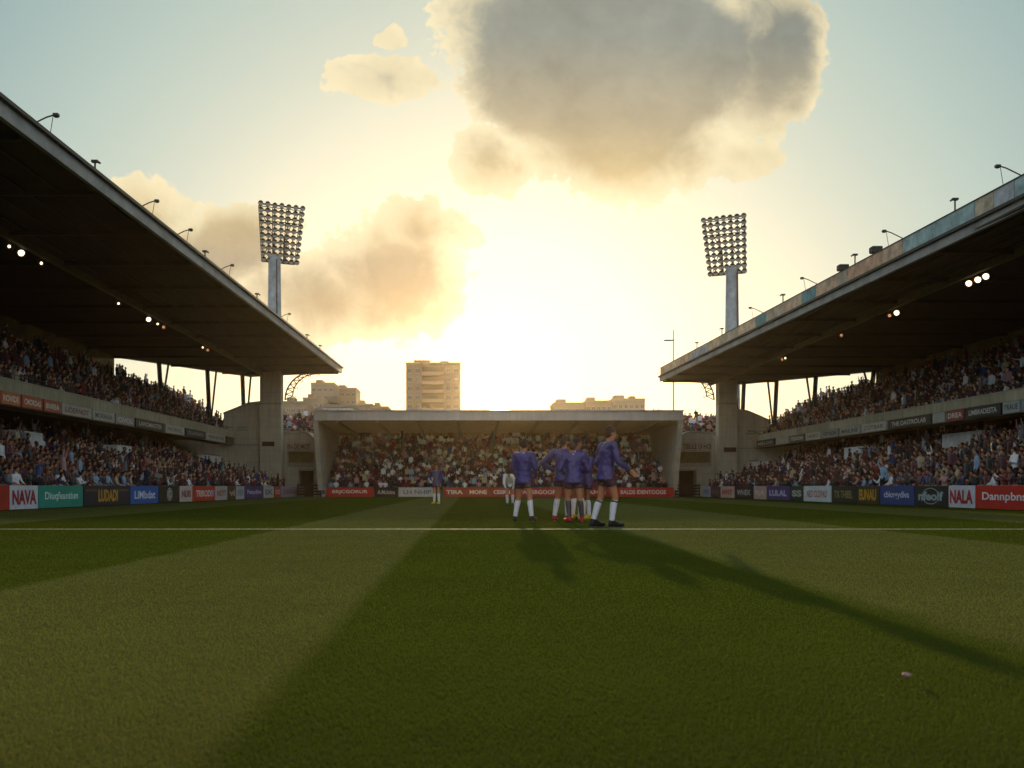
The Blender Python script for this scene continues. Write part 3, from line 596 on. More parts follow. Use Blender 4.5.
# ------------------------------------------------------------------ end stand
def end_stand():
    root = empty('end_stand', (2, 68.6, 0)); tag(root, 'low single-tier stand behind the far end with a flat pale roof edge', 'grandstand')
    def put(m, n, mt, parent=root, **k):
        o = m.build(n, mt, parent, **k)
        if parent is root: o.location = (-2, -68.6, 0)
        return o
    n = 18; x0, x1 = -11.1, 15.25; m = MB(); pr = [(68.6, 0)]
    for r in range(n): pr += [(68.6 + .42*r, .30 + .235*r), (68.6 + .42*(r+1), .30 + .235*r)]
    pr += [(68.6 + .42*n, 0)]; m.loft([[(x0, a, b) for a, b in pr], [(x1, a, b) for a, b in pr]]); put(m, 'terrace', CONCS)
    m = MB(); m.box(((x0+x1)/2, 76.6, 2.9), (x1-x0, .3, 5.8)); put(m, 'back_wall', mat('end_back_wall', '#94734a', .9, noise=.25))
    m = MB(); pr = [(65.8, 5.62), (77, 5.3), (77, 5.6), (65.8, 6.25)]; m.loft([[(x0-.2, a, b) for a, b in pr], [(x1+.2, a, b) for a, b in pr]]); rf_ = put(m, 'roof', mat('end_roof_soffit', '#b8a07a', .85, noise=.2))
    m = MB(); m.box(((x0+x1)/2, 65.7, 5.95), (x1-x0+.6, .18, .68)); m.build('fascia', mat_concrete('end_fascia', '#b4b2aa', jw=6.4, jh=9, streak=.12), rf_)
    m = MB(); m.box(((x0+x1)/2, 65.66, 6.32), (x1-x0+.7, .3, .07)); m.build('flashing', GREYP, rf_)
    for k in range(9): x = x0 + 1.4 + k*(x1-x0-2.8)/8; m = MB(); m.loft([[(x-.09, a, b) for a, b in ((66, 5.60), (76.4, 5.29), (76.4, 5.1), (66, 5.45))], [(x+.09, a, b) for a, b in ((66, 5.60), (76.4, 5.29), (76.4, 5.1), (66, 5.45))]]); m.build('roof_beam', mat('end_beam', '#9a8562', .8, noise=.2), rf_)
    for s, x in ((-1, x0), (1, x1)):
        m = MB(); pr = [(67.9, 0), (76.9, 0), (76.9, 5.28), (65.9, 5.6), (65.9, 5.1)]; m.loft([[(x-.02, a, b) for a, b in pr], [(x+s*.35, a, b) for a, b in pr]]); put(m, 'side_wall', CONC)
        # raking buttress behind it
        m = MB(); pr = [(x, 0), (x - s*.5, 0), (x - s*1.0, 5.1), (x, 5.1)]; m.prism(pr, 76.0, 76.4); put(m, 'corner_buttress', CONC)
    for x in (-5.6, 1.9, 9.6): m = MB(); m.tube([(x, 74.2, 3.0), (x, 74.2, 5.36)], .12, 8); put(m, 'roof_post', STEEL)
    for r in range(n):
        x = x0 + .35 + random.random()*.3
        while x < x1 - .3:
            if random.random() > .03: PEOPLE.append((x + random.uniform(-.06, .06), 68.8 + .42*r + random.uniform(-.06, .06), .30 + .235*r, R(180) + random.uniform(-.35, .35), 'end', r))
            x += .37 * random.uniform(.93, 1.12)
end_stand()
def corner(side, xa, xb, label, lab2, words):
    xa, xb = sorted((xa, xb)); w = xb - xa
    root = empty('corner_terrace', ((xa+xb)/2, 76, 0)); tag(root, label, 'terrace')
    m = MB(); pr = [(75.5, 0), (75.5, 4.9)]
    for r in range(6): pr += [(76 + .7*r, 5.0 + .27*r), (76.7 + .7*r, 5.0 + .27*r)]
    pr += [(80.4, 6.9), (80.7, 6.9), (80.7, 0)]
    xo = xa - (3.4 if side < 0 else .6); x9 = xb + (.6 if side < 0 else 3.4)
    m.loft([[(xo, a, b) for a, b in pr], [(x9, a, b) for a, b in pr]]); o = m.build('terrace', CONC2, root); o.location = (-(xa+xb)/2, -76, 0)
    for r in range(6):
        x = xo + .2
        while x < x9 - .2: PEOPLE.append((x, 76.35 + .7*r, 5.0 + .27*r, R(180) + random.uniform(-.3, .3), 'corner', r)); x += .47
    root = empty('entrance_building', ((xa+xb)/2, 71.10, 0)); tag(root, lab2, 'building'); ox = -(xa+xb)/2
    def put(m, n, mt, parent=root, **k):
        o = m.build(n, mt, parent, **k)
        if parent is root: o.location = (ox, -71.10, 0)
        return o
    # wall as separate masonry pieces around two openings, under an arched top
    s = side; inn = xb if s < 0 else xa; outr = xa if s < 0 else xb
    T = lambda t: inn + (outr - inn) * t      # 0 = beside the end stand, 1 = beside the pillar
    def arch(z0):
        pts = []
        for k in range(9):
            t = k/8; z = 5.05 - 1.05 * max(0, (.45 - t)/.45)**2.2 - .25 * max(0, t-.45); pts.append((T(t), z))
        return pts
    top = arch(0); m = MB()
    m.prism([(T(0), 3.55)] + top + [(T(1), 3.55)], 71.10, 75.4)
    m.prism([(T(0), 0), (T(.10), 0), (T(.10), 3.548), (T(0), 3.548)], 71.10, 75.4); m.prism([(T(.92), 0), (T(1), 0), (T(1), 3.548), (T(.92), 3.548)], 71.10, 75.4)
    m.prism([(T(.102), 2.05), (T(.918), 2.05), (T(.918), 2.35), (T(.102), 2.35)], 71.10, 75.4); m.prism([(T(.55), 0), (T(.918), 0), (T(.918), 2.048), (T(.55), 2.048)], 71.10, 75.4)
    put(m, 'wall', CONC)
    m = MB(); m.prism(top + [(a, b + .16) for a, b in top[::-1]], 70.95, 75.5); put(m, 'arched_coping', CONC2)
    m = MB(); m.box((T(.51), 71.65, 2.95), (w*.81, .1, 1.18)); m.box((T(.51), 71.30, 2.52), (w*.80, .06, .3), 1); rec = put(m, 'gallery_recess', [mat('recess_wall', '#8a7446', .9, noise=.2), CONC2])
    m = MB(); m.box((T(.32), 71.90, 1.02), (w*.42, .1, 2.03)); m.box((T(.32), 71.00, 2.14), (w*.54, .16, .10), 1); put(m, 'tunnel_door', [mat('tunnel_dark_timber', '#3a2412', .9, noise=.3), CONC2])
    m = MB(); text_mb(m, words, (T(.56), 71.10, 3.95), (1, 0, 0), w*.72, .42, 0, .03, n=(0, -1, 0), off=.02); put(m, 'lettering', mat('faded_red_letters', '#7a4a38', .8, noise=.2))
    m = MB(); m.box((T(.52), 71.07, 4.24), (w*.82, .05, .05)); m.box((T(.52), 71.07, 3.66), (w*.82, .05, .05)); put(m, 'string_course', CONC2)
corner(-1, -14.65, -12.1, 'crowded raised terrace in the left corner behind the entrance building', 'pale concrete entrance building with arched top in the left corner', 'IIN DE MOT')
corner(1, 16.2, 19.3, 'crowded raised terrace in the right corner behind the entrance building', 'pale concrete entrance building with arched top in the right corner', 'TIBULE UI HOI')

# ------------------------------------------------------------------ advertising boards
BOARDS_L = [(-150, 9, '#9c2a1c', '#d8d0c8', 'ROMADE', 'red board at the left edge with white letters'), (9.3, 37.5, '#b9bcc6', '#8c2028', 'NAVA', 'white board with four large red letters, left touchline'), (37.8, 82.5, '#1f8272', '#b8d6cc', 'Diuqfeantiun', 'teal board with pale lettering'),
 (83, 129.5, '#2b2932', '#b58a24', 'LUDADI', 'charcoal board with yellow letters between orange lines, left touchline'), (130, 158, '#27569c', '#c9d3e0', 'LiMbdat', 'bright blue board with white lettering on the left touchline'), (158.5, 179, '#33291f', '#b0b8a4', '@', 'dark brown board with a round pale emblem'),
 (179.5, 192, '#b4aaa4', '#8c3f38', 'NUIS', 'white board with thin red letters left of a red board'), (192.3, 214.5, '#b03a1c', '#e0cfc4', 'TRIRODS', 'orange red board with white lettering on the left touchline'), (215, 227, '#a8a098', '#8c5448', 'NOYT', 'pale board with brownish red letters right of the orange red board'),
 (227.5, 235.5, '#4a3a2a', '#b0a080', 'vi', 'narrow brown board on the left touchline'), (236, 244, '#a0a2a4', '#7c8088', 'III', 'narrow plain grey board on the left touchline'), (244.3, 263, '#4a3c62', '#b8b2cc', 'Penpdlon', 'purple board with pale lettering on the left touchline'),
 (263.5, 273.5, '#aaa894', '#48607a', 'IX', 'narrow cream board with blue marks'), (274, 280.5, '#93402c', '#c8a090', 'OD', 'small rust red board near the left corner'), (281, 299, '#8f8c98', '#7a3a4a', 'LIEFAE', 'grey board with red and blue lettering nearest the left corner'), (299.5, 304, '#a39c98', '#8a7070', 'I', 'narrow pale board closing the left touchline row')]
BOARDS_R = [(976, 1036, '#a8241c', '#cfcfd2', 'Dannpbns', 'red board with large white lettering at the right edge'), (949, 975.6, '#b6b8c0', '#98242c', 'NALA', 'white board with four large red letters, right touchline'), (915, 948.6, '#1c2224', '#8fa2a4', 'nfeolf', 'black board with grey lettering in a ring'),
 (880.5, 914.6, '#243e76', '#b6c2d8', 'cbiorgydiva', 'dark blue board with white lettering on the right touchline'), (857, 880, '#37301f', '#b88c22', 'EUNAU', 'dark board with thick yellow letters on the right touchline'), (832, 856.6, '#2a2a26', '#8c8450', 'TX THBEL', 'charcoal board with small olive lettering'),
 (804, 831.6, '#b9c3c6', '#a8523c', 'NED CLOPAD', 'white board with orange red lettering on the right touchline'), (791, 803.6, '#2c3428', '#9cae9c', 'SS', 'narrow dark green board with two pale letters'), (767, 790.6, '#4a3c66', '#a8a8cc', 'LULAL', 'purple board with pale lettering on the right touchline'),
 (754, 766.6, '#a89088', '#c8b4a4', 'MA', 'faded pink board on the right touchline'), (735, 753.6, '#2c2420', '#a0a0a0', 'WNEX', 'near black board with white letters on the right touchline'), (721, 734.6, '#b09890', '#a04438', 'MNT', 'pale pink board with red letters'),
 (711, 720.6, '#4a3438', '#6a5458', 'NO', 'dull plum board near the right corner'), (703, 710.6, '#9aa0ac', '#70788c', 'III', 'narrow grey blue board near the right corner')]
def board(p, q, bg, fg, tx, lab, n, group, extra=None, h=.78):
    p, q = Vector(p), Vector(q); d = q - p; L_ = d.length; ux = d.normalized(); n = Vector(n); c = (p+q)/2
    root = empty('advertising_board', c); tag(root, lab, 'advertising board', group)
    A = mat('board_' + bg, bg, .55, noise=.12, scale=2.5); ang = math.atan2(ux.y, ux.x)
    m = MB(); m.box((0, 0, h/2 + .02), (L_ - .03, .05, h), rz=ang); m.build('panel', A, root, bevel=.006)
    m = MB(); e = ux * (L_/2 - .03)
    for s in (-1, 1): m.box(tuple(e*s - n*.07 + Vector((0, 0, .36))), (.04, .06, .72), rz=ang); m.tube([e*s*.9 - n*.05 + Vector((0, 0, .6)), e*s*.9 - n*.42 + Vector((0, 0, .01))], .015, 5)
    m.build('stand_frame', STEEL, root)
    m = MB()
    if tx == '@':
        o_ = n*.032
        for rr, r0 in ((.30, .25), (.2, .13)):
            vs = []; 
            for k in range(24): a = 2*math.pi*k/24; vs += [o_ + ux*rr*math.cos(a)*1.1 + Vector((0, 0, .41 + rr*math.sin(a))), o_ + ux*r0*math.cos(a)*1.1 + Vector((0, 0, .41 + r0*math.sin(a)))]
            m.add(vs, [(2*k, 2*k+1, (2*k+3) % 48, (2*k+2) % 48) for k in range(24)])
        text_mb(m, 'R', (0, 0, .41), ux, .16, .2, 0, .03, n=n, off=.033)
    elif tx:
        big = len(tx) <= 6; wf = .86 if tx in ('NAVA', 'NALA') else (.42 if tx == 'LUDADI' else .74); hf = .62 if tx in ('NAVA', 'NALA', 'LUDADI', 'EUNAU') else .44
        text_mb(m, tx, (0, 0, h*.5 + .02), ux, L_*wf, h*hf, 0, .045 if big else .02, n=n, off=.032)
    if m.v: m.build('lettering', mat('letters_' + fg, fg, .5, noise=.15), root)
    if tx == 'LUDADI':
        m = MB()
        for s in (-1, 1): text_mb(m, 'MOTERO' if s < 0 else 'LISNERD', Vector((0, 0, .62)) + ux*s*L_*.35, ux, L_*.22, .07, 0, .02, n=n, off=.032)
        m.build('small_lettering', mat('letters_orange', '#8a5a2c', .5), root)
    if tx == 'nfeolf':
        m = MB(); vs = []
        for k in range(28): a = 2*math.pi*k/28; vs += [n*.032 + ux*.62*math.cos(a) + Vector((0, 0, .41 + .31*math.sin(a))), n*.032 + ux*.58*math.cos(a) + Vector((0, 0, .41 + .28*math.sin(a)))]
        m.add(vs, [(2*k, 2*k+1, (2*k+3) % 56, (2*k+2) % 56) for k in range(28)]); m.build('emblem_ring', mat('letters_' + fg, fg), root)
    if tx == 'TRIRODS':
        m = MB(); m.box(tuple(ux*L_*.36 + n*.034 + Vector((0, 0, .42))), (.5, .012, .3), rz=ang); m.build('emblem', mat('emblem_lilac', '#9a90b4', .5), root)
    return root
spans = []
for a, b, bg, fg, tx, lab in BOARDS_L:
    ya, yb = line_y(LB, a), line_y(LB, b)
    if ya < 9: ya = 9
    spans.append(('L', ya, yb, lab)); board((LB(ya), ya, 0), (LB(yb), yb, 0), bg, fg, tx, lab, (1, -.04, 0), 'advertising boards along the left touchline')
for a, b, bg, fg, tx, lab in BOARDS_R:
    ya, yb = line_y(RB, a), line_y(RB, b)
    spans.append(('R', yb, ya, lab)); board((RB(ya), ya, 0), (RB(yb), yb, 0), bg, fg, tx, lab, (-1, 0, 0), 'advertising boards along the right touchline')
BE = [(321.5, 325.5, '#a0a09c', '#505058', 'I', 'narrow white board at the left end of the far row'), (326, 374, '#b32a18', '#dccfc8', 'BRJCGORUR', 'red board with white lettering, far end, left'), (374.5, 398, '#2b1c18', '#b8a8a0', 'A.Mcloins', 'black board with white script at the far end'),
 (398.5, 436, '#b9b4a8', '#6a6c70', 'LH NHIP', 'long white board with grey lettering at the far end'), (443, 466, '#a33a20', '#d9c4b0', 'TIRA', 'rust red board with white lettering left of the sun'), (466.5, 490, '#a83c1c', '#e0cbb0', 'MONE', 'orange red board with white lettering under the sun'),
 (490.5, 513, '#a8381c', '#d8c4b4', 'CESRN', 'red board with white lettering right of the sun'), (513.5, 562, '#a6301e', '#dccabc', 'PAMSRGOOP', 'red board partly behind the players'), (562.5, 612, '#a02c1e', '#d8c8bc', 'ORDAMLI', 'red board mostly hidden behind the right players'), (612.5, 674, '#b82614', '#dcd0c8', 'BALDS IDENTOOGE', 'long red board with white lettering, far end, right')]
for a, b, bg, fg, tx, lab in BE:
    board((uu(a)*67.5, 67.5, 0), (uu(b)*67.5, 67.5, 0), bg, fg, tx, lab, (0, -1, 0), 'advertising boards along the far end', h=.70)
# low fence closing the corners
for s, xa, xb, lab in ((-1, -13.0, -11.2, 'dark slatted gate in the left far corner'), (1, 15.4, 17.3, 'dark slatted gate in the right far corner')):
    root = empty('corner_gate', ((xa+xb)/2, 67.7, 0)); tag(root, lab, 'gate', 'gates in the far corners'); w = xb - xa
    m = MB(); [m.box((0, 0, z), (w, .04, .14)) for z in (.2, .42, .64, .86)]; m.build('slats', mat('gate_timber', '#3c2a1c', .9, noise=.3), root)
    m = MB(); [m.box((x*w/2*.96, .05, .5), (.08, .06, 1.0)) for x in (-1, 0, 1)]; m.build('posts', STEEL, root)

# ------------------------------------------------------------------ floodlight towers
def lamp_mesh():
    m = MB(); m.tube([(0, .12, 0), (0, 0, 0), (0, -.10, -.02)], [.12, .22, .27], 10, 0); m.tube([(0, -.101, -.02), (0, -.11, -.02)], [.24, .24], 10, 1); m.box((0, .16, 0), (.14, .16, .16), 0)
    o = m.build('lamp', [mat('lamp_housing', '#2c2e2e', .5, .4), mat('lamp_glass', '#8c9088', .3, noise=0, spec=.6)]); me = o.data; bpy.data.objects.remove(o); return me
LAMPM = lamp_mesh()
def floodlight(px, Y, ztop, zbot, yaw, label, lean, wt, wb, poff):
    x = uu(px) * Y; root = empty('floodlight_tower', (x, Y, 0)); tag(root, label, 'floodlight tower', 'floodlight towers behind the side stands')
    m = MB(); m.tube([(0, 0, 0), (0, 0, zbot + .4)], [.95, .62], 12); pole = m.build('pole', mat('grey_blue_mast', '#8d989c', .55, .2, noise=.25, scale=1.2), root, smooth=True)
    m = MB(); m.tube([(.45, -.7, 0), (.36, -.6, zbot)], .06, 5); m.build('cable_duct', STEEL, pole)
    fr = empty('lamp_frame_pivot', (poff, 0, zbot), yaw) if False else None
    Rm = Matrix.Rotation(yaw, 3, 'Z'); Hh = ztop - zbot; rows, cols = 10, 7
    P = lambda c, r, d=0: Rm @ Vector((poff + (wb + (wt-wb)*r) * (c - .5) + lean*r, d - .9*r*.55, 0)) + Vector((0, 0, zbot + Hh*r))
    m = MB()
    for r in range(rows):
        t = r/(rows-1); m.tube([P(0, t), P(1, t)], .085, 4)
    for c in range(cols):
        t = c/(cols-1); m.tube([P(t, 0), P(t, 1)], .05, 4)
    for c in (0, .33, .66, 1): m.tube([P(c, 0, .8), P(c, 1, .8)], .045, 4)
    for r in (0, .25, .5, .75, 1):
        m.tube([P(0, r, .8), P(1, r, .8)], .045, 4)
        for c in (0, 1): m.tube([P(c, r), P(c, r, .8)], .045, 4)
    for a, b in (((0, 0), (.33, .5)), ((.33, .5), (.0, 1)), ((1, 0), (.66, .5)), ((.66, .5), (1, 1))): m.tube([P(*a, .8), P(*b, .8)], .04, 4)
    m.tube([P(.35, 0, .4), P(.35, .5, .8)], .12, 6); m.tube([P(.65, 0, .4), P(.65, .5, .8)], .12, 6); m.box(tuple(P(.5, 0, .4)), (wb*.95, .9, .12), rz=yaw)
    m.build('lamp_frame', mat('frame_steel', '#3a3e3e', .5, .5), root)
    for r in range(rows):
        for c in range(cols):
            o = bpy.data.objects.new('lamp', LAMPM); COL.objects.link(o); o.parent = root; o.location = P(c/(cols-1), r/(rows-1) , -.14) + Vector((0, 0, random.uniform(-.02, .02))); o.rotation_euler = (R(random.uniform(6, 16)), 0, yaw + R(random.uniform(-6, 6)))
floodlight(274.5, 92, 29.4, 23.9, R(24), 'tall floodlight tower rising behind the left grandstand roof', .05, 4.3, 3.4, .55)
floodlight(732, 92, 28.2, 22.7, R(-24), 'tall floodlight tower rising behind the right grandstand roof', -.3, 4.0, 3.4, -.45)
# slim mast
root = empty('mast', (uu(673.5)*85, 85, 0)); tag(root, 'slim mast with a short cross arm left of the right roof', 'mast')
m = MB(); m.tube([(0, 0, 0), (0, 0, 15.6)], [.09, .045], 8); m.build('pole', GREYP, root); m = MB(); m.box((-.42, 0, 14.6), (.95, .22, .13)); m.build('arm_lamp', GREYP, root)

# ------------------------------------------------------------------ roof-edge lamps and gear
def edge_x(side, px):
    fx = cfgL['roof_f'] if side < 0 else cfgR['roof_f']; f2 = lambda y: fx(y) + side*.25; Y = line_y(f2, px); return f2(Y), Y
def roof_lamp(side, px, kind, label, s=1.0):
    x, Y = edge_x(side, px); z = (9.72 + .3) if side < 0 else (9.08 + .86); root = empty('roof_lamp' if kind != 'box' else 'roof_speaker', (x, Y, z)); tag(root, label, 'lamp' if kind != 'box' else 'loudspeaker', 'small gear along the roof edges')
    k = -side
    if kind == 'arm':
        m = MB(); m.tube([(side*.5, 0, 0), (side*.35, 0, .45*s), (k*.12, 0, .68*s), (k*.32, 0, .74*s)], .02*s, 6); m.tube([(k*.3, .0, .72*s), (k*.2, 0, .1)], .01, 5); m.build('arm', STEEL, root)
        m = MB(); m.box((k*.38, 0, .74*s), (.15, .12, .08)); m.box((k*.38, 0, .69*s), (.11, .09, .03)); m.build('lamp_head', STEEL, root, bevel=.01)
    elif kind == 'post':
        m = MB(); m.tube([(0, 0, 0), (0, 0, .62*s)], .03, 6); m.tube([(0, 0, .25), (side*.3, 0, 0)], .015, 5); m.build('post', STEEL, root)
        m = MB(); m.box((0, 0, .66*s), (.2, .12, .07)); m.tube([(k*.1, 0, .64*s), (k*.16, 0, .6*s)], .035, 6); m.build('lamp_head', STEEL, root)
    else:
        m = MB(); m.box((0, 0, .38), (.42, .32, .26)); m.box((k*.215, 0, .38), (.012, .25, .2)); m.build('cabinet', STEEL, root, bevel=.02); m = MB(); m.tube([(0, 0, -.1), (0, 0, .26)], .04, 6); m.tube([(0, -.15, -.1), (0, -.1, .26)], .02, 6); m.build('bracket', STEEL, root)
num = ['nearest', 'second', 'third', 'fourth', 'fifth', 'sixth', 'seventh', 'eighth', 'ninth', 'tenth', 'eleventh']
for i, (px, k) in enumerate([(42, 'arm'), (95, 'post'), (146, 'arm'), (181, 'arm'), (205, 'post'), (224, 'arm'), (257, 'post'), (283, 'arm'), (307, 'post'), (320, 'post')]):
    roof_lamp(-1, px, k, f'{num[i]} small dark {"bent-arm lamp" if k == "arm" else "post lamp"} from the camera on the left roof edge')
for i, (px, k) in enumerate([(1010, 'arm'), (955, 'post'), (894, 'arm'), (876, 'box'), (855, 'post'), (843, 'box'), (810, 'arm'), (783, 'post'), (757, 'arm'), (722, 'post'), (697, 'post')]):
    roof_lamp(1, px, k, f'{num[i]} small dark {"bent-arm lamp" if k == "arm" else "post lamp" if k == "post" else "loudspeaker box"} from the camera on the right roof edge')
def under_light(side, px, lit, label):
    X = -16.45 if side < 0 else 19.45; Y = X/uu(px); z = 9.72 if side < 0 else 9.08
    root = empty('roof_floodlight', (X, Y, z)); tag(root, label, 'floodlight', 'floodlights hung under the grandstand roofs')
    m = MB(); m.tube([(0, 0, 0), (0, 0, -.24)], .02, 6); m.tube([(0, -.12, -.24), (0, .12, -.24)], .015, 5); m.build('bracket', STEEL, root)
    m = MB(); m.tube([(0, .12, -.34), (0, -.05, -.38)], [.10, .16], 12); m.build('housing', STEEL, root)
    r = {2: .125, 1: .055, 0: .075}[lit]; m = MB(); m.ball((0, -.055, -.382), (r, .03, r), nu=12); m.build('lens', LAMPON if lit else LAMPDIM, root, smooth=True)
for px, l, t in ((22, 2, 'brightest lit floodlight under the left roof, near the left edge'), (10, 1, 'faint floodlight just left of the brightest one under the left roof'), (42, 1, 'small lit floodlight just right of the brightest one under the left roof'), (119, 1, 'small lit floodlight a third of the way along the left roof'), (149, 2, 'bright floodlight halfway along the left roof girder'), (158, 1, 'small floodlight right of the bright one halfway along the left roof'), (164, 0, 'dim orange floodlight halfway along the left roof'), (203, 1, 'pale small floodlight towards the far end of the left roof'), (208, 0, 'dim orange floodlight towards the far end of the left roof')):
    under_light(-1, px, l, t)
for px, l, t in ((985, 2, 'brightest lit floodlight under the right roof'), (977, 2, 'middle lit floodlight of the bright three under the right roof'), (968, 2, 'left lit floodlight of the bright three under the right roof'), (896, 2, 'single lit floodlight in the middle of the right roof'), (889, 0, 'dim floodlight left of the single lit one under the right roof'), (841, 0, 'dim orange floodlight under the right roof above the open gap'), (785, 1, 'small lit floodlight near the far end of the right roof'), (782, 0, 'dim orange floodlight near the far end of the right roof')):
    under_light(1, px, l, t)

# ------------------------------------------------------------------ city buildings
WINM = mat('dark_window_glass', '#4a5258', .15, noise=.1, spec=.7); WINW = mat('window_frame_white', '#b8b0a0', .7)
def window_mesh(w, h):
    m = MB(); m.box((0, 0, 0), (w, .12, h), 0); m.box((0, -.03, h/2), (w + .2, .2, .12), 1); m.box((0, -.03, -h/2), (w + .3, .25, .14), 1); m.box((0, -.03, 0), (.07, .16, h), 1)
    o = m.build('window', [WINM, WINW]); me = o.data; bpy.data.objects.remove(o); return me
BN = []
def building(px0, px1, pytop, Y, depth, col, label, bays, floors, fh, balc=None, group=None, name='apartment_block', notch=None, yaw=0):
    x0, x1 = uu(px0)*Y, uu(px1)*Y; z = H + (HY - pytop)*Y/F; w = x1-x0
    root = empty(name, ((x0+x1)/2, Y, 0), yaw); tag(root, label, 'building', group)
    m = MB(); m.box((0, depth/2, z/2), (w, depth, z)); wall = m.build('wall', mat_concrete('bw_' + col, col, streak=.2, jw=w/ (bays*2), jh=fh), root)
    m = MB(); m.box((0, depth/2, z + .3), (w + .3, depth + .3, .5)); rr = m.build('roof', mat('roof_trim', '#9a8c74', .8), root)
    m = MB(); m.box((-w*.22, depth/2, z + 1.5), (w*.3, depth*.4, 1.0)); m.build('lift_house', mat('roof_trim2', '#8c7d66', .8), rr); BN.append(1)
    if len(BN) in (1, 10): m = MB(); m.box((w*.2, depth/2, z + 1.1), (w*.16, depth*.3, 1.4)); m.build('water_tank', mat('roof_trim2', '#8c7d66', .8), rr)
    ww = w/bays*.5; wm = window_mesh(ww, fh*.48); nfl = floors
    for f in range(nfl):
        for b in range(bays):
            if balc and b in balc: continue
            o = bpy.data.objects.new('window', wm); COL.objects.link(o); o.parent = root; o.location = (-w/2 + w*(b+.5)/bays, -.02, z - fh*(f + .75))
    if balc:
        b0, b1 = min(balc), max(balc) + 1; xa = -w/2 + w*b0/bays; xb = -w/2 + w*b1/bays
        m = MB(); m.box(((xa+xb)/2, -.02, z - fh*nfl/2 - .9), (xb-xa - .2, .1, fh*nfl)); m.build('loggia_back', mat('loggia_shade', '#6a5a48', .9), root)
        for f in range(nfl): m = MB(); m.box(((xa+xb)/2, -.75, z - fh*(f+1) - .3), (xb-xa, 1.4, 1.2)); m.build('balcony', mat('balcony_' + col, '#bba384', .8), root)
        for s in (xa, xb): m = MB(); m.box((s, -.8, z/2 + .4), (.5, 1.6, z + .8)); m.build('fin_wall', wall.data.materials[0], root)
building(406, 460, 364, 300, 16, '#98866c', 'tall tan tower block with a recessed balcony bay left of the sun', 7, 9, 3.0, balc=(2, 3, 4))
building(311, 334, 384, 330, 14, '#8c8272', 'squat square tower block behind the left corner', 4, 8, 2.9, group='blocks behind the left corner')
building(334.5, 356, 389, 345, 14, '#877d6c', 'slightly lower block joined right of the squat tower', 4, 6, 2.9, group='blocks behind the left corner')
building(281, 306, 403, 260, 12, '#80786a', 'low flat block behind the left pillar', 5, 3, 2.9, group='blocks behind the left corner')
building(303, 324, 399, 300, 12, '#8e8574', 'low stepped block in front of the squat tower', 4, 3, 2.9, group='blocks behind the left corner')
building(356, 372, 405, 310, 12, '#7e7566', 'small low block right of the joined blocks', 3, 3, 2.9, group='blocks behind the left corner')
building(371, 388, 408, 280, 12, '#86694c', 'brown low block at the right end of the skyline cluster', 3, 3, 2.9, group='blocks behind the left corner')
building(554, 585, 404, 290, 14, '#8f8672', 'left part of the long block on the right skyline, with roof huts', 6, 4, 2.9, group='long block on the right skyline')
building(585.5, 612, 402, 292, 14, '#888068', 'middle part of the long block on the right skyline', 5, 4, 2.9, group='long block on the right skyline')
building(612.5, 645, 400, 294, 14, '#94907e', 'tallest right part of the long block on the right skyline', 6, 4, 2.9, group='long block on the right skyline')
# pale low roof hut on the end stand roof line
building(322, 353, 407.5, 150, 8, '#b8b4a6', 'pale flat roofed hut just above the end stand roof', 5, 2, 2.6, name='flat_roofed_hut')

